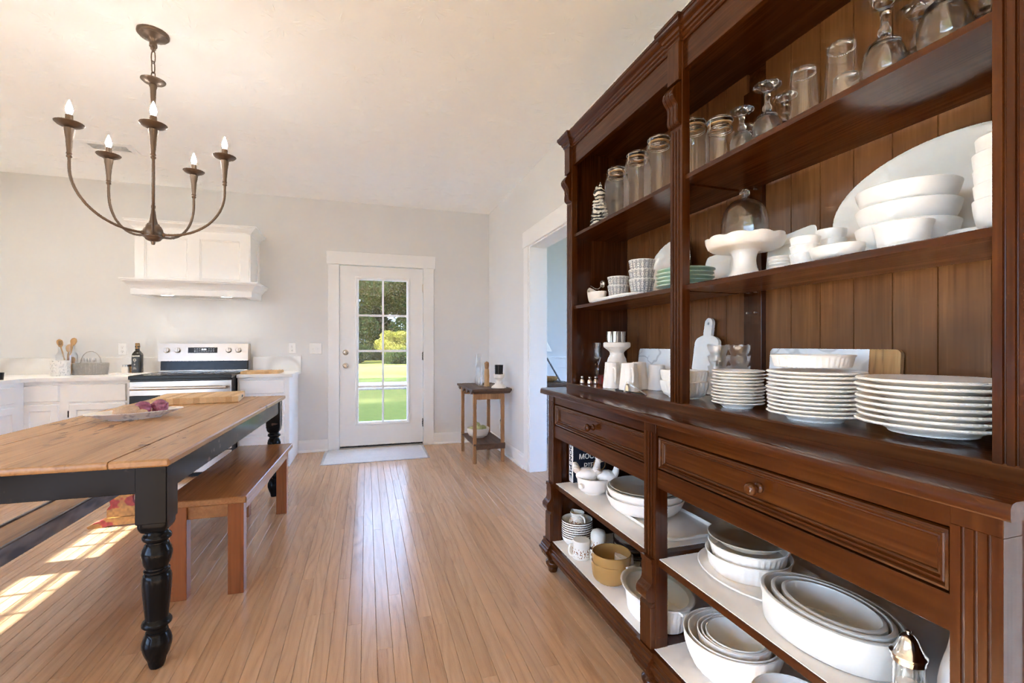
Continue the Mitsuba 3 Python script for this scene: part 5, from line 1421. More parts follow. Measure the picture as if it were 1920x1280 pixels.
mat('m_dark_glass', pr((0.016, 0.013, 0.008), 0.08, 0.6))
mat('m_label_slate', pr((0.055, 0.060, 0.065), 0.5))
obx, oby, obz = -2.070, 5.225, CZ + .012
part(ob, 'glass', S(lathe([(0, 0), (0.034, 0), (0.0365, 0.004), (0.0365, 0.165), (0.034, 0.180), (0.022, 0.200), (0.015, 0.208), (0.014, 0.240), (0.017, 0.242), (0.017, 0.252), (0, 0.252)], 44, power=6), 'm_dark_glass', 35, at=(obx, oby, obz)))
part(ob, 'cap', S(lathe([(0.0165, 0), (0.0175, 0.001), (0.0175, 0.052), (0.016, 0.055), (0, 0.055)], 28), 'm_ochre', 30, at=(obx, oby, obz + .226)), 'olive foil cap')
lb = part(ob, 'label', S(bx(obx - .032, obx + .016, oby - .0385, oby - .0355, obz + .008, obz + .150, 0), 'm_label_slate'), 'slate grey label')
tg = meshkit.text_mesh('G', 0.026, 0.0008, True); tg.apply_translation([-(tg.bounds[0][0] + tg.bounds[1][0]) / 2, 0, 0])
part(lb, 'emblem', S(join(orient(tg, (obx - .008, oby - .0385, obz + .108), X, Z, -Y), orient(lathe([(0, 0), (0.006, 0), (0.006, .0008), (0, .0008)], 16), (obx - .008, oby - .0385, obz + .078), X, Z, -Y), bx(obx - .0088, obx - .0072, oby - .0393, oby - .0385, obz + .08, obz + .106, 0),
                            *[bx(obx - .022, obx + .006, oby - .0390, oby - .0385, obz + .050 - .008 * k, obz + .0525 - .008 * k, 0) for k in range(3)]), 'm_matte_white'))
part(ob, 'neck_band', S(bx(obx - .030, obx + .030, oby - .0378, oby - .034, obz + .153, obz + .163, 0), 'm_cream'))
cb = thing('cutting_board', 'small end-grain cutting board on the short worktop right of the stove', 'cutting board', None, S(bx(-1.128, -0.800, 4.865, 5.14, CZ, CZ + 0.026, 0.003), 'm_block'))
thing('black_kettle', 'black cup at the very left edge on the side worktop', 'cup', None, S(cyl_mesh(0.030, 0.034, 0.055, 0.004, 28), 'm_black', 35, at=(-2.76, 4.66, CZ)))

# ---------------------------------------------------------------- ceiling vent
cv = thing('ceiling_vent', 'white slotted air vent in the ceiling behind the chandelier', 'vent')
vx0, vx1, vy0, vy1 = -2.09, -1.83, 4.42, 4.535
part(cv, 'frame', S(ring(vx0 - .045, vx1 + .045, vy0 - .045, vy1 + .045, [(0, 0), (0.004, 0.006), (0.028, 0.012), (0.045, 0.010), (0.045, 0)], (0, 0, ZC), X, Y, -Z), 'm_trim', 20))
part(cv, 'duct', S(bx(vx0, vx1, vy0, vy1, ZC - 0.0015, ZC - 0.0005, 0), 'm_slot'))
sl_ = mikit.ply(tilt(bx(vx0, vx1, -0.006, 0.006, -0.001, 0.001, 0), 35, [1, 0, 0], [0, 0, 0]), 'm_trim')
for k in range(8):
    part(cv, 'louvre', put(sl_, (0, vy0 + .008 + (vy1 - vy0 - .016) * k / 7, ZC - 0.007)))

# ---------------------------------------------------------------- ceiling light over the side run (left of the frame)
dl = thing('ceiling_light', 'round recessed ceiling light over the side worktop', 'ceiling light')
part(dl, 'trim', S(lathe([(0.075, 0), (0.095, -0.002), (0.098, 0), (0.095, 0.004), (0.075, 0.004)], 40, open_=True, at=(-2.75, 3.9, ZC - 0.006)), 'm_trim', 30))
lm = S(lathe([(0, 0), (0.075, 0), (0.075, 0.003), (0, 0.003)], 32, at=(-2.75, 3.9, ZC - 0.0055)), 'm_lit')
lm['emitter'] = {'type': 'area', 'radiance': {'type': 'rgb', 'value': [7.0, 6.6, 6.0]}}
part(dl, 'lamp', lm)
# ---------------------------------------------------------------- dining table (local frame: near right corner of the top at the origin)
TM = T().translate([-0.657, 1.889, 0]).rotate([0, 0, 1], -1.30)
tb = thing('dining_table', 'farmhouse dining table with a worn pine top and black turned legs', 'table')
TW, TL, TH, TT = 0.905, 2.11, 0.762, 0.027
def rounded_ends(y0, y1, z0, z1, r):
    a = np.linspace(-math.pi / 2, math.pi / 2, 9)
    h = (z1 - z0) / 2
    return [(y0 + r - r * math.cos(t), z0 + h - h * math.sin(t)) for t in -a[::1]][::-1] + [(y1 - r + r * math.cos(t), z0 + h + h * math.sin(t)) for t in a]
for k in range(5):
    u0, u1 = -TW + k * TW / 5, -TW + (k + 1) * TW / 5
    if k in (0, 4):
        e = rounded_ends(0, TL, TH - TT, TH, 0.008)
        m = bx(u0 + .0001, u1 - .0001, 0.001, TL - 0.001, TH - TT, TH, 0.0075 if False else 0.006)
    else:
        m = along_x(rounded_ends(0.0, TL, TH - TT, TH, 0.008), u0 + .0001, u1 - .0001)
    part(tb, 'tabletop_board', S(m, 'm_pine', 30, M=TM))
LEG = smooth_prof([(0.030, 0.494), (0.034, 0.488)], 2).tolist() + smooth_prof([(0.035, 0.484), (0.0435, 0.474), (0.043, 0.463), (0.034, 0.455)], 4).tolist() + [(0.032, 0.452), (0.032, 0.448)] + \
    smooth_prof([(0.036, 0.444), (0.0455, 0.420), (0.046, 0.400), (0.040, 0.374), (0.033, 0.360)], 4).tolist() + [(0.0335, 0.356), (0.0395, 0.352), (0.0395, 0.346), (0.0345, 0.343)] + \
    smooth_prof([(0.040, 0.338), (0.0445, 0.322), (0.0440, 0.290), (0.039, 0.230), (0.0345, 0.178)], 4).tolist() + smooth_prof([(0.036, 0.176), (0.0445, 0.166), (0.0445, 0.155), (0.034, 0.146)], 4).tolist() + [(0.031, 0.140), (0.031, 0.133), (0.034, 0.131), (0.033, 0.126)] + \
    smooth_prof([(0.036, 0.122), (0.0445, 0.098), (0.0450, 0.078), (0.037, 0.048), (0.029, 0.030), (0.0265, 0.018), (0.022, 0.002), (0.020, 0.0)], 4).tolist()
lt = lathe([(0, 0.5)] + LEG + [(0, 0)], 36)
blk = smooth_prof([(0.046, 0.530), (0.045, 0.512), (0.038, 0.497), (0.028, 0.490)], 4)
lb_ = trimesh.Trimesh(*(lambda m: (m.vertices, m.faces))(trimesh.creation.box(bounds=[[-.048, -.048, .53], [.048, .048, TH - TT]])), process=False)
base_ = lathe([(0, 0.531)] + [(r * 1.0, z) for r, z in blk] + [(0, 0.489)], 48, power=9)
legm = join(lt, bx(-.048, .048, -.048, .048, .528, TH - TT, 0.003), base_)
leg_d = mikit.ply(legm, 'm_black_paint', smooth=32)
for u, v in ((-.067, .080), (-TW + .067, .080), (-.067, TL - .080), (-TW + .067, TL - .080)):
    part(tb, 'leg', put(leg_d, M=TM @ T().translate([u, v, 0])))
for a in (bx(-TW + .115, -.115, .040, .062, .637, TH - TT, .002), bx(-TW + .115, -.115, TL - .062, TL - .040, .637, TH - TT, .002), bx(-.047, -.025, .128, TL - .128, .637, TH - TT, .002), bx(-TW + .025, -TW + .047, .128, TL - .128, .637, TH - TT, .002)):
    part(tb, 'apron', S(a, 'm_black_paint', M=TM))

# ---------------------------------------------------------------- bench on the right of the table
BM = T().translate([-0.530, 2.395, 0]).rotate([0, 0, 1], -1.35)
bn = thing('bench', 'brown wooden bench with square legs, standing on the right side of the dining table', 'bench')
part(bn, 'seat', S(bx(-.345, 0, 0, 1.20, .430, .461, .004), 'm_bench', M=BM))
for u in (-.086, -.317):
    for v in (.035, 1.09):
        part(bn, 'leg', S(bx(u, u + .066, v, v + .052, 0, .430, .002), 'm_bench_leg', M=BM))
for v in (.048, 1.104):
    part(bn, 'end_rail', S(bx(-.251, -.086, v, v + .022, .360, .430, .0015), 'm_bench', M=BM))
for u in (-.040, -.305):
    part(bn, 'side_rail', S(bx(u, u + .020, .087, 1.09, .378, .430, .0015), 'm_bench', M=BM))

# ---------------------------------------------------------------- old painted trestle bench behind the table
def worn_red(p, n, uv):
    w = fbm(p.x * 14, p.y * 9, p.z * 13 + 4, 3)
    f = noise(p.x * 90, p.y * 40, p.z * 60)
    c = mix((0.42, 0.20, 0.045), (0.30, 0.028, 0.022), smoothstep(0.46, 0.56, w + 0.35 * (p.z - 0.16)))
    return c * (0.75 + 0.5 * f)
mat('m_worn_red', pr(worn_red, 0.45))
def worn_grey(p, n, uv):
    return mix((0.065, 0.058, 0.054), (0.20, 0.18, 0.16), smoothstep(0.35, 0.75, fbm(p.x * 12, p.y * 7, p.z * 20, 3)))
mat('m_worn_grey', pr(worn_grey, 0.30))
mat('m_plank_orange', pr(wood((0.22, 0.085, 0.022), (0.40, 0.18, 0.055), (0.50, 0.26, 0.095), 1, 0.9), 0.35))
ob_ = thing('trestle_bench', 'antique trestle bench with worn red end panels, half hidden behind the dining table', 'bench')
part(ob_, 'seat', S(bx(-1.462, -1.318, 0.95, 3.72, 0.372, 0.394, 0.002), 'm_plank_orange'))
for x in (-1.480, -1.318):
    part(ob_, 'edge_board', S(bx(x, x + .018, 0.95, 3.72, 0.328, 0.400, 0.004), 'm_worn_grey'))
for y in (1.05, 3.585):
    pan = Polygon([(-.185, .055), (.185, .055), (.185, .11), (.165, .135), (.172, .17), (.155, .20), (.158, .372), (-.158, .372), (-.155, .20), (-.172, .17), (-.165, .135), (-.185, .11)])
    pan = pan.difference(Polygon([(.048 * math.cos(a), .17 + .058 * math.sin(a)) for a in np.linspace(0, 2 * math.pi, 28)[:-1]]))
    part(ob_, 'end_panel', S(orient(extr(pan, .024), (-1.395, y + .012, 0), X, Z, -Y), 'm_worn_red'))
    ft = Polygon([(-.275, 0), (-.283, .012), (-.245, .034), (-.215, .042), (-.19, .058), (.19, .058), (.215, .042), (.245, .034), (.283, .012), (.275, 0), (.20, .0), (.17, .010), (-.17, .010), (-.20, 0)])
    part(ob_, 'foot', S(orient(extr(ft, .050), (-1.395, y + .025, 0), X, Z, -Y), 'm_worn_red'))

# ---------------------------------------------------------------- on the table
def delft(p, n, uv):
    k = smoothstep(0.60, 0.68, noise(p.x * 75, p.y * 75, 4)) * smoothstep(0.45, 0.62, noise(p.x * 16, p.y * 16, 1))
    return mix((0.78, 0.745, 0.69), (0.46, 0.43, 0.42), k * 0.7)
mat('m_delft', pr(delft, 0.18))
pt = thing('serving_plate', 'oval white serving plate of vegetables on the dining table', 'plate')
pmm = lathe([(0, 0.004), (0.105, 0.004), (0.108, 0), (0.114, 0.001), (0.118, 0.006), (0.165, 0.020), (0.205, 0.036), (0.214, 0.040), (0.214, 0.0425), (0.204, 0.041), (0.163, 0.026), (0.116, 0.0115), (0.10, 0.009), (0, 0.009)], 64, sx=1.0, sy=0.52)
PXY = (-1.190, 2.985)
part(pt, 'body', S(pmm, 'm_delft', 40, at=(PXY[0], PXY[1], TH), rz=32))
def potato_skin(p, n, uv):
    return mix((0.40, 0.235, 0.12), (0.60, 0.43, 0.29), fbm(p.x * 45, p.y * 45, p.z * 45, 3)) * (0.85 + 0.3 * noise(p.x * 300, p.y * 300, p.z * 300))
mat('m_potato', pr(potato_skin, 0.6))
def onion_skin(p, n, uv):
    v = noise(p.x * 34, p.y * 34, p.z * 90)
    return mix((0.135, 0.022, 0.055), (0.42, 0.13, 0.20), v) * (0.8 + 0.4 * noise(p.x * 160, p.y * 160, p.z * 30))
mat('m_onion', pr(onion_skin, 0.32, clearcoat=0.2))
def lumpy(rx, ry, rz, seed, amp=0.10):
    m = trimesh.creation.icosphere(4)
    v = m.vertices.copy()
    n = meshkit.fbm(v * 1.5 + seed, 3, seed=seed) - 0.5
    m.vertices = v * (1 + amp * 2 * n)[:, None] * [rx, ry, rz]
    return m
zp = TH + 0.0095
thing('potato', 'brown potato lying on the left part of the oval plate', 'potato', None, S(lumpy(0.058, 0.040, 0.036, 3), 'm_potato', True, at=(-1.212, 2.935, zp + 0.034), rz=30))
on_ = thing('onion', 'red onion lying on the oval plate right of the potato', 'onion')
bulb = lathe(smooth_prof([(0, -0.040), (0.010, -0.039), (0.034, -0.026), (0.041, 0.0), (0.034, 0.022), (0.016, 0.036), (0.007, 0.046), (0.005, 0.058), (0, 0.061)], 4), 36, mod=lambda th, r, z, i: (r * (1 + 0.03 * np.cos(5 * th + 1)), z))
OM = T().translate([-1.168, 3.000, zp + 0.040]).rotate([0, 0, 1], 30).rotate([0, 1, 0], -78)
part(on_, 'bulb', S(bulb, 'm_onion', 40, M=OM))
part(on_, 'roots', S(lathe([(0, -0.044), (0.009, -0.043), (0.011, -0.038), (0, -0.036)], 12), 'm_potato', 30, M=OM))
thing('onion', 'second red onion lying against the first at the right of the oval plate', 'onion', None, S(bulb, 'm_onion', 40, M=T().translate([-1.108, 3.060, zp + 0.042]).rotate([0, 0, 1], 150).rotate([0, 1, 0], -70)))
thing('shallot', 'small brownish shallot between the potato and the onions', 'shallot', None, S(lumpy(0.030, 0.024, 0.022, 8, 0.05), 'm_potato', True, at=(-1.150, 2.950, zp + 0.022)))
cbm = T().translate([-1.120, 3.785, TH]).rotate([0, 0, 1], 7)
cb2 = thing('cutting_board', 'large end-grain cutting board with a hand slot at the far end of the dining table', 'cutting board')
cw, cd_, ch = 0.25, 0.20, 0.044
part(cb2, 'block', S(bx(-cw, cw, -cd_, cd_, 0, ch, 0.004), 'm_block', M=cbm))
part(cb2, 'hand_slot', S(bx(cw - .001, cw + .0006, -.02, .055, .016, .030, 0), 'm_slot', M=cbm))
ln = meshkit.text_mesh('Boos', 0.013, 0.0004); ln.apply_translation([-(ln.bounds[0][0] + ln.bounds[1][0]) / 2, 0, 0])
part(cb2, 'burnt_mark', S(orient(ln, (-cw + .075, -cd_ - .0002, .016), X, Z, -Y), 'm_old_dark', M=cbm))

# ---------------------------------------------------------------- chandelier
chd = thing('chandelier', 'bronze five-arm candle chandelier hanging over the dining table', 'chandelier')
CX, CY = -1.035, 2.780
C0 = (CX, CY, 0)
part(chd, 'canopy', S(lathe([(0, ZC), (0.068, ZC), (0.069, ZC - .010), (0.066, ZC - .014), (0.062, ZC - .015), (0.061, ZC - .020), (0.056, ZC - .022)] + [tuple(q) for q in smooth_prof([(0.052, ZC - .024), (0.030, ZC - .034), (0.0175, ZC - .046), (0.016, ZC - .056)], 4)] + [(0.017, ZC - .058), (0.017, ZC - .070), (0.012, ZC - .072), (0.0115, ZC - .084), (0.007, ZC - .086), (0.006, ZC - .094), (0, ZC - .095)], 48, at=C0), 'm_bronze', 30))
def link(z, ang, h=0.060, w=0.019):
    a = np.linspace(0, 2 * math.pi, 33)[:-1]
    xx = np.sign(np.cos(a)) * np.abs(np.cos(a)) ** 0.6 * w / 2
    zz = np.sin(a) * h / 2
    c, s = math.cos(ang), math.sin(ang)
    return tube(np.stack([CX + xx * c, CY + xx * s, z + zz], 1), 0.0026, 8, closed=True)
part(chd, 'chain_link', S(link(2.620, -0.25), 'm_bronze', 40))
part(chd, 'chain_link', S(link(2.570, 1.2), 'm_bronze', 40))
part(chd, 'chain_link', S(link(2.522, -0.2, 0.046), 'm_bronze', 40))
dish = [(0.0, 0.0), (0.012, 0.0005), (0.030, 0.005), (0.046, 0.013), (0.053, 0.020), (0.0535, 0.0215), (0.052, 0.0215), (0.045, 0.0155), (0.029, 0.008), (0.012, 0.004), (0, 0.004)]
part(chd, 'top_dish', S(lathe([(r, 2.480 + z) for r, z in dish], 44, at=C0), 'm_bronze', 35))
part(chd, 'stem', S(lathe([(0, 2.500), (0.006, 2.499), (0.009, 2.485), (0.0165, 2.4795), (0.0175, 2.472), (0.0135, 2.462), (0.0115, 2.42), (0.0095, 2.385), (0.0105, 2.375), (0.012, 2.366), (0.010, 2.356), (0.0055, 2.350), (0.0055, 1.872), (0.0095, 1.866), (0.0095, 1.856), (0.007, 1.85), (0.0085, 1.84)] + [tuple(q) for q in smooth_prof([(0.010, 1.83), (0.014, 1.80), (0.020, 1.775)], 3)] + [(0.026, 1.772), (0.026, 1.766), (0.021, 1.763), (0, 1.76)], 32, at=C0), 'm_bronze', 35))
part(chd, 'body', S(lathe(smooth_prof([(0.018, 1.770), (0.032, 1.762), (0.041, 1.742), (0.0425, 1.724), (0.040, 1.713)], 4).tolist() + [(0.043, 1.711), (0.043, 1.706), (0.039, 1.704)] + smooth_prof([(0.037, 1.703), (0.028, 1.690), (0.010, 1.684)], 3).tolist() + [(0.010, 1.680), (0.008, 1.672), (0.006, 1.668), (0, 1.667)], 44, at=C0), 'm_bronze', 35))
RA, ZA = 0.315, 2.020
path = [(0.036, 1.722), (0.060, 1.722)] + [(0.062 + (RA - 0.062) * math.sin(t), 1.722 + (1.965 - 1.722) * (1 - math.cos(t))) for t in np.linspace(0.02, math.pi / 2, 26)] + [(RA, 2.01)]
arm_m = join(tube([(r, 0, z) for r, z in path], 0.0062, 12), orient(lathe([(0, 0), (0.0105, 0), (0.0105, .010), (0.008, .014), (0, .014)], 18), (0.036, 0, 1.722), Y, Z, X))
cup_m = lathe([(0, 2.004), (0.0085, 2.005), (0.0112, 2.010), (0.0085, 2.015), (0.0085, 2.019), (0.0115, 2.023), (0.009, 2.028), (0.0105, 2.05), (0.0135, 2.09), (0.0185, 2.125), (0.0195, 2.136), (0.013, 2.140), (0.011, 2.141)] + [(r, 2.139 + z) for r, z in dish[1:]] + [(0, 2.144)], 36)
slv_m = lathe([(0.0135, 2.143), (0.0135, 2.196), (0.0115, 2.198), (0, 2.198)], 24)
blb_m = lathe(smooth_prof([(0.0075, 2.198), (0.0125, 2.212), (0.0135, 2.225), (0.0085, 2.245), (0.0025, 2.262), (0, 2.266)], 4), 24, open_=False)
arm_d, cup_d, slv_d, blb_d = mikit.ply(arm_m, 'm_bronze', smooth=40), mikit.ply(cup_m, 'm_bronze', smooth=35), mikit.ply(slv_m, 'm_bronze', smooth=30), mikit.ply(blb_m, 'm_lit', smooth=True)
blb_d['emitter'] = {'type': 'area', 'radiance': {'type': 'rgb', 'value': [4.2, 4.2, 4.1]}}
for k in range(5):
    w = 218.5 + 72 * k
    M = T().translate([CX, CY, 0]).rotate([0, 0, 1], w)
    a = part(chd, 'arm', put(arm_d, M=M))
    MR = M @ T().translate([RA, 0, 0])
    part(a, 'candle_cup', put(cup_d, M=MR))
    part(a, 'candle_sleeve', put(slv_d, M=MR))
    part(a, 'bulb', put(blb_d, M=MR), 'lit flame-shaped bulb')

# ---------------------------------------------------------------- small side table in the corner
sd = thing('side_table', 'small rustic side table with a lower shelf in the corner right of the glazed door', 'side table')
tx0, tx1, ty0, ty1, tz = 0.968, 1.372, 4.345, 5.120, 0.729
for k in range(3):
    a, b = tx0 + (tx1 - tx0) * k / 3, tx0 + (tx1 - tx0) * (k + 1) / 3
    part(sd, 'top_board', S(bx(a + .0004, b - .0004, ty0, ty1, tz - .022, tz, .002), 'm_old_dark'))
part(sd, 'end_moulding', S(hexa([(tx0 + .018, ty0 + .02, tz - .048), (tx1 - .018, ty0 + .02, tz - .048), (tx1 - .018, ty0 + .03, tz - .048), (tx0 + .018, ty0 + .03, tz - .048)], [(tx0 + .004, ty0 + .004, tz - .022), (tx1 - .004, ty0 + .004, tz - .022), (tx1 - .004, ty0 + .03, tz - .022), (tx0 + .004, ty0 + .03, tz - .022)]), 'm_old_dark'))
for y in np.linspace(ty0 + .10, ty1 - .10, 4):
    part(sd, 'scalloped_bracket', S(orient(extr(Polygon([(.045 * math.cos(a), .034 * math.sin(a)) for a in np.linspace(math.pi, 2 * math.pi, 16)]), .10), (tx0 + .006, y, tz - .022), Y, Z, X), 'm_old_dark'))
for x, y in ((1.007, 4.400), (1.290, 4.400), (1.000, 4.955), (1.290, 4.955)):
    part(sd, 'leg', S(bx(x - .016, x + .016, y - .016, y + .016, 0, tz - .022, .003), 'm_old_oak'))
for y in (4.392, 4.955):
    part(sd, 'apron', S(bx(1.023, 1.274, y - .008, y + .012, tz - .105, tz - .045, .001), 'm_old_oak'))
for k in range(2):
    part(sd, 'shelf_board', S(bx(0.992 + .16 * k, 1.151 + .16 * k, 4.372, 4.985, .176, .192, .002), 'm_old_dark'))
part(sd, 'shelf_rail', S(bx(1.018, 1.312, 4.376, 4.398, .135, .176, .002), 'm_old_dark'))
for k, (x, y) in enumerate(((1.06, 4.74), (1.17, 4.73), (1.11, 4.67), (1.12, 4.79))):
    a = thing('apple', ('pale green apple at the left of the fruit bowl', 'pale green apple at the right of the fruit bowl', 'yellow-green apple at the front of the fruit bowl', 'pale green apple at the back of the fruit bowl')[k], 'apple', 'apples in the fruit bowl')
    am = lathe(smooth_prof([(0, 0.008), (0.012, 0.0), (0.030, 0.012), (0.037, 0.038), (0.030, 0.060), (0.014, 0.068), (0.006, 0.062), (0, 0.058)], 4), 28)
    part(a, 'fruit', S(am, 'm_apple', 40, at=(x, y, 0.232 + 0.012 * k)))
    part(a, 'stem', S(tube([(x, y, 0.290 + .012 * k), (x + .003, y, 0.306 + .012 * k)], 0.0016, 6), 'm_old_dark', 30))

on('fruit_bowl', 'white bowl of apples on the lower shelf of the small side table', 'bowl', bowl_mesh(0.118, 0.098, 0.55, 0.005), 'm_white', 1.118, 4.725, 0.192)
gl = thing('glass_bottle', 'tall clear glass bottle with a wire bail on the small side table', 'bottle')
part(gl, 'glass', S(lathe(shell([(0, 0), (0.038, 0), (0.040, 0.006), (0.040, 0.180), (0.030, 0.215), (0.0165, 0.245), (0.0165, 0.300)], 0.003), 32), 'm_glass', 35, at=(1.165, 4.88, tz)))
part(gl, 'bail', S(tube([(1.129, 4.88, tz + .20), (1.140, 4.88, tz + .33), (1.190, 4.88, tz + .33), (1.201, 4.88, tz + .20)], 0.0022, 6), 'm_tin', 30))
wr = thing('wire_stand', 'small grey wire stand in front of the glass bottle', 'stand')
part(wr, 'wires', S(join(*[tube([(1.115 + .03 * k, 4.70, tz + .002), (1.150 + .012 * k, 4.72, tz + .15)], 0.0026, 6) for k in range(2)], tube([(1.115, 4.70, tz + .004), (1.180, 4.70, tz + .004)], 0.0026, 6)), 'm_tin', 30))
pm_ = thing('pepper_mill', 'turned two-tone wooden pepper mill on the small side table', 'pepper mill')
part(pm_, 'body', S(lathe(smooth_prof([(0, 0), (0.028, 0), (0.029, 0.010), (0.025, 0.06), (0.027, 0.12), (0.024, 0.165), (0.020, 0.180), (0, 0.181)], 4), 32), 'm_light_wood', 35, at=(1.195, 4.66, tz)))
part(pm_, 'head', S(lathe(smooth_prof([(0.016, 0.181), (0.020, 0.190), (0.022, 0.21), (0.024, 0.235), (0.018, 0.250), (0.007, 0.256), (0, 0.258)], 4), 32), 'm_old_oak', 35, at=(1.195, 4.66, tz)), 'darker wooden head')
on('white_candle_stand', 'chunky white distressed candle stand at the front of the small side table', 'candle stand', lathe(smooth_prof([(0, 0), (0.072, 0), (0.074, 0.010), (0.058, 0.026), (0.036, 0.045), (0.033, 0.075), (0.046, 0.100)], 4).tolist() + [(0.054, 0.104), (0.055, 0.135), (0.050, 0.138), (0, 0.136)], 40), 'm_matte_white', 1.268, 4.455, tz)
on('black_candle', 'glossy black jar candle on the white candle stand', 'candle', cyl_mesh(0.040, 0.0425, 0.092, 0.004, 40), 'm_black', 1.268, 4.455, tz + 0.1365)
# outlet and cords on the right wall behind the side table
wo = thing('wall_outlet', 'white wall outlet low on the right wall behind the small side table', 'outlet')
part(wo, 'plate', S(bx(XR - .006, XR - .0005, 4.78, 4.855, .30, .415, .002), 'm_plastic_white'))
for dz in (.336, .379):
    part(wo, 'socket', S(bx(XR - .009, XR - .005, 4.804, 4.831, dz - .013, dz + .013, .002), 'm_plastic_white'))
pc = thing('power_cord', 'thin grey power cord hanging from the outlet behind the small side table', 'cord')
part(pc, 'plug', S(bx(XR - .032, XR - .009, 4.806, 4.829, .325, .347, .004), 'm_slot'))
part(pc, 'cable', S(tube(smooth_prof([(XR - .03, 4.815, .336), (XR - .05, 4.80, .26), (XR - .035, 4.76, .22), (XR - .055, 4.72, .27), (XR - .030, 4.74, .40), (XR - .040, 4.80, .55), (XR - .035, 4.86, .70)], 5), 0.0028, 6), 'm_tin', 40))

# ---------------------------------------------------------------- door mat
def rug_c(p, n, uv):
    s = noise(p.x * 6, p.y * 260, 1)
    f = noise(p.x * 330, p.y * 260, 2)
    band = smoothstep(0.88, 0.97, dr.sin(p.y * 2 * math.pi / 0.052))
    return mix(mix((0.70, 0.70, 0.70), (0.50, 0.505, 0.53), 0.55 * s + 0.45 * f), (0.78, 0.78, 0.77), band * 0.6)
def rug_b(p, n, uv):
    return 0.5 + 0.5 * dr.sin(p.y * 1250) * dr.sin(p.x * 900)
mat('m_rug', pr(rug_c, 0.95, 0.1, bump=rug_b, bscale=0.0010))
rg = thing('door_mat', 'pale grey woven cotton mat with fringed ends in front of the glazed door', 'rug')
gx, gy = np.meshgrid(np.linspace(-0.405, 0.598, 61), np.linspace(4.760, 5.392, 41), indexing='ij')
gz = 0.0072 + 0.0022 * (meshkit.fbm(np.stack([gx * 7, gy * 9, gx * 0], -1), 3, seed=2) - 0.5)
nx_, ny_ = gx.shape
idx = np.arange(nx_ * ny_).reshape(nx_, ny_)
qf = np.stack([idx[:-1, :-1], idx[1:, :-1], idx[1:, 1:], idx[:-1, 1:]], -1).reshape(-1, 4)
top = np.stack([gx, gy, gz], -1).reshape(-1, 3)
bot = top.copy(); bot[:, 2] = 0.0006
N_ = len(top)
brd = list(idx[:, 0]) + list(idx[-1, 1:]) + list(idx[-2::-1, -1]) + list(idx[0, -2:0:-1])
sf = np.array([(brd[i], brd[i] + N_, brd[(i + 1) % len(brd)] + N_, brd[(i + 1) % len(brd)]) for i in range(len(brd))])
part(rg, 'weave', S((np.vstack([top, bot]), np.vstack([qf, qf[:, ::-1] + N_, sf])), 'm_rug'))
tas = []
for s, xe in ((-1, -0.405), (1, 0.598)):
    for k in range(24):
        y = 4.772 + k * 0.0262
        rng = random.Random(k + 100 * s)
        tas.append(tube([(xe, y, .005), (xe + s * .010, y + rng.uniform(-.003, .003), .0062), (xe + s * .028, y + rng.uniform(-.006, .006), .003)], [.0030, .0042, .0014], 6))
part(rg, 'fringe', S(join(*tas), 'm_rug', 30), kind='stuff')

# ---------------------------------------------------------------- glimpse of the room beyond the opening
ot = thing('console_table', 'dark wooden table seen through the opening left of the hutch', 'table')
part(ot, 'top', S(bx(1.66, 2.052, 4.30, 5.10, .742, .766, .004), 'm_old_dark'))
part(ot, 'apron', S(bx(1.69, 2.025, 4.33, 5.07, .690, .742, .002), 'm_old_dark'))
for x in (1.69, 1.99):
    for y in (4.33, 5.03):
        part(ot, 'leg', S(bx(x, x + .04, y, y + .04, 0, .690, .002), 'm_old_dark'))
on('wooden_bowl', 'wooden bowl on the dark table seen through the opening', 'bowl', bowl_mesh(0.105, 0.052, 0.45, 0.006), 'm_acacia', 1.865, 4.600, 0.766)
lp_ = thing('desk_lamp', 'white-shaded lamp with a slanted grey arm seen through the opening', 'lamp')
part(lp_, 'base', S(lathe([(0, 0), (0.045, 0), (0.045, .010), (0, .014)], 28), 'm_worn_grey', 30, at=(1.965, 4.52, .766)))
part(lp_, 'arm', S(tube([(1.965, 4.52, .775), (1.775, 4.55, 1.10)], 0.0085, 10), 'm_worn_grey', 30))
part(lp_, 'shade', S(lathe([(0.125, 1.092), (0.055, 1.235), (0.052, 1.235), (0.122, 1.092)], 40, at=(1.752, 4.56, 0)), 'm_matte_white', 35))
fv = thing('flower_vase', 'small vase with red dried flowers seen through the opening', 'vase')
part(fv, 'vase', S(lathe(smooth_prof([(0, 0), (0.025, 0), (0.035, 0.04), (0.018, 0.09), (0.022, 0.105)], 4).tolist() + [(0, 0.10)], 24), 'm_worn_grey', 35, at=(1.76, 4.66, .766)))
mat('m_petal', pr((0.30, 0.055, 0.035), 0.6))
for k, (dx, dz) in enumerate(((.055, .17), (.062, .14), (.030, .20), (.045, .115))):
    fs = part(fv, 'stem', S(tube([(1.76, 4.66, .86), (1.76 + dx, 4.65, .766 + dz)], .0018, 6), 'm_old_dark', 30))
    part(fs, 'flower', S(lumpy(.018, .014, .009, 20 + k, .25), 'm_petal', True, at=(1.76 + dx, 4.65, .766 + dz)))
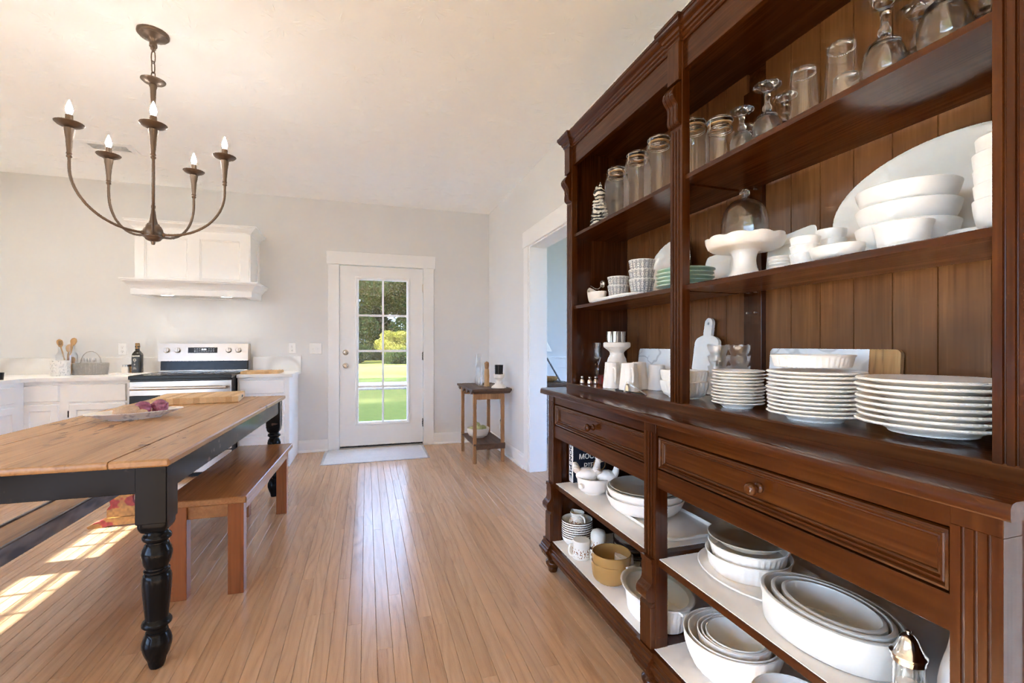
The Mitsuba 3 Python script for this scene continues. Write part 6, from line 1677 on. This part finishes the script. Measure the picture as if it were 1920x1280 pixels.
# ---------------------------------------------------------------- outside: porch deck, lawn, gravel drive, trees
mat('m_deck', pr(wood((0.26, 0.27, 0.25), (0.33, 0.34, 0.31), (0.40, 0.40, 0.36), 1, 0.8), 0.6))
dk = struct('floor_porch', S(bx(-2.2, 2.6, YB + 0.16, 7.72, -0.20, -0.090, 0), 'm_old_dark'))
bd = mikit.ply(bx(-0.0685, 0.0685, YB + 0.145, 7.75, -0.088, -0.062, 0.003), 'm_deck')
for k in range(32):
    part(dk, 'plank', put(bd, (-2.12 + 0.142 * k, 0, 0)))
def grass_c(p, n, uv):
    a = fbm(p.x * 0.35, p.y * 0.35, 0, 3)
    b = noise(p.x * 9, p.y * 9) * 0.5 + 0.5 * noise(p.x * 31, p.y * 31)
    c = mix((0.060, 0.074, 0.0090), (0.120, 0.115, 0.018), dr.clip(0.55 * a + 0.45 * b, 0, 1))
    return mix(c, (0.27, 0.215, 0.045), smoothstep(0.55, 0.75, a) * 0.35 + 0.35 * smoothstep(25.0, 32.0, p.y))
mat('m_grass', pr(grass_c, 0.9, 0.1))
mat('m_gravel', pr(lambda p, n, uv: mix((0.17, 0.145, 0.115), (0.26, 0.22, 0.175), noise(p.x * 30, p.y * 30)), 0.95, 0.1))
mat('m_patio', pr((0.45, 0.44, 0.42), 0.9, 0.1))
GZ = -0.50
def sheet(x0, x1, y0, y1, nx, ny, z, amp, seed):
    gx, gy = np.meshgrid(np.linspace(x0, x1, nx), np.linspace(y0, y1, ny), indexing='ij')
    gz = z + amp * (meshkit.fbm(np.stack([gx * .12, gy * .12, gx * 0], -1), 3, seed=seed) - 0.5)
    i = np.arange(nx * ny).reshape(nx, ny)
    return np.stack([gx, gy, gz], -1).reshape(-1, 3), np.stack([i[:-1, :-1], i[1:, :-1], i[1:, 1:], i[:-1, 1:]], -1).reshape(-1, 4)
thing('lawn', 'mown green lawn beyond the glazed door', 'lawn', None, S(sheet(-70, 70, -60, 110, 60, 80, GZ, 0.12, 5), 'm_grass', True))
labels['lawn']['kind'] = 'structure'; labels['lawn'].pop('category'); labels['lawn'].pop('label')
thing('driveway', 'pale gravel drive crossing the lawn beyond the glazed door', 'driveway', None, S(bx(-6.0, 60, 17.7, 20.6, GZ - 0.05, GZ + 0.075, 0.02), 'm_gravel'))
struct('floor_patio', S(bx(-14, 9, -16, YR - 0.16, -0.3, -0.12, 0), 'm_patio'))

def leaf_cloud(centres, radii, n, size, seed):
    """Leaves scattered through overlapping clumps: two-triangle blades, facing every way, thicker on the outside."""
    r = np.random.default_rng(seed)
    c = np.asarray(centres, float); rad = np.asarray(radii, float)
    w = rad[:, 0] * rad[:, 1] * rad[:, 2]
    k = r.choice(len(c), n, p=w / w.sum())
    d = r.normal(size=(n, 3)); d /= np.linalg.norm(d, axis=1, keepdims=True)
    p = c[k] + d * rad[k] * (r.random(n) ** 0.30)[:, None]
    a = r.normal(size=(n, 3)); a /= np.linalg.norm(a, axis=1, keepdims=True)
    b = np.cross(a, r.normal(size=(n, 3))); b /= np.linalg.norm(b, axis=1, keepdims=True)
    s = size * (0.6 + 0.8 * r.random(n))[:, None]
    v = np.stack([p - a * s, p + b * s * 0.45, p + a * s, p - b * s * 0.45], 1).reshape(-1, 3)
    i = np.arange(n)[:, None] * 4
    return v, np.vstack([i + [0, 1, 2], i + [0, 2, 3]])

def leaf_mat(name, a, b):
    mat(name, {'type': 'principledthin', 'base_color': proc(lambda p, n, uv: mix(a, b, noise(p.x * 2.3, p.y * 2.3, p.z * 2.3))), 'roughness': 0.6, 'diff_trans': 0.7})
leaf_mat('m_leaf_dark', (0.034, 0.048, 0.012), (0.080, 0.095, 0.026))
leaf_mat('m_leaf_mid', (0.052, 0.072, 0.018), (0.12, 0.135, 0.040))
leaf_mat('m_leaf_yellow', (0.23, 0.20, 0.030), (0.40, 0.32, 0.075))
mat('m_bark', pr((0.10, 0.075, 0.055), 0.9))
def tree(label, x, y, h, spread, n, m, seed, name='tree', trunk=True, size=0.16, low=0.25):
    r = np.random.default_rng(seed)
    t = thing(name, label, 'tree' if name == 'tree' else 'bush')
    cs, rs = [], []
    for k in range(16):
        an, rr = r.random() * 6.28, spread * 0.62 * r.random() ** 0.6
        z = h * (low + (0.93 - low) * r.random())
        f = 1 - 0.55 * abs((z / h - 0.55) / 0.6)
        cs.append((x + rr * f * math.cos(an), y + rr * f * math.sin(an), GZ + z))
        q = spread * (0.28 + 0.16 * r.random()) * (0.6 + 0.4 * f)
        rs.append((q, q, q * 0.75))
    part(t, 'crown', S(leaf_cloud(cs, rs, n, size, seed), m))
    if trunk:
        part(t, 'trunk', S(tube([(x, y, GZ - .1), (x + .1, y, GZ + h * .3), (x, y + .1, GZ + h * .75)], [h * .028, h * .02, h * .008], 10), 'm_bark', 30))
        for k in range(4):
            c = cs[k]
            part(t, 'limb', S(tube([(x, y, GZ + h * .32), (c[0], c[1], c[2])], [h * .010, h * .003], 6), 'm_bark', 30))
tree('tall dense green tree filling the left panes of the glazed door', -1.4, 47.0, 15.0, 6.0, 30000, 'm_leaf_mid', 1, low=0.05)
tree('tall darker tree on the right behind the glazed door', 5.4, 49.0, 15.5, 6.2, 30000, 'm_leaf_dark', 2, low=0.05)
tree('grey-green tree further back between the two tall ones', 1.9, 57.0, 17.5, 6.5, 30000, 'm_leaf_mid', 3, size=0.2, low=0.03)
tree('dark tree at the left edge of the view through the door', -11.0, 53.0, 15.0, 5.0, 9000, 'm_leaf_dark', 4, size=0.2, low=0.05)
tree('dark tree at the right edge of the view through the door', 14.5, 52.0, 15.0, 5.0, 9000, 'm_leaf_dark', 5, size=0.2, low=0.05)
tree('yellow-green bush lit by the sun at the edge of the lawn', 2.55, 44.0, 2.9, 2.3, 12000, 'm_leaf_yellow', 6, 'bush', False, 0.085, 0.3)
tree('low dark undergrowth at the foot of the left tall tree', -1.6, 43.0, 1.6, 2.2, 9000, 'm_leaf_dark', 7, 'bush', False, 0.11, 0.05)
tree('low dark undergrowth in front of the yellow-green bush', 3.0, 41.5, 1.0, 2.6, 9000, 'm_leaf_dark', 8, 'bush', False, 0.11, 0.05)
tree('wide dark thicket closing the gap under the tall trees', 0.5, 53.0, 6.5, 5.0, 20000, 'm_leaf_dark', 11, 'bush', False, 0.14, 0.03)
tree('wide dark thicket closing the gap on the right', 6.5, 53.5, 6.5, 5.0, 14000, 'm_leaf_dark', 12, 'bush', False, 0.14, 0.03)
# the house's own west wing, which keeps the near lawn in shade
struct('wall_wing', S(join(bx(-15, -7.5, 6.2, 24.0, GZ, 5.6, 0), hexa([(-15.6, 6.0, 5.6), (-6.9, 6.0, 5.6), (-6.9, 24.3, 5.6), (-15.6, 24.3, 5.6)], [(-11.3, 6.0, 7.6), (-11.2, 6.0, 7.6), (-11.2, 24.3, 7.6), (-11.3, 24.3, 7.6)])), 'm_trim'))
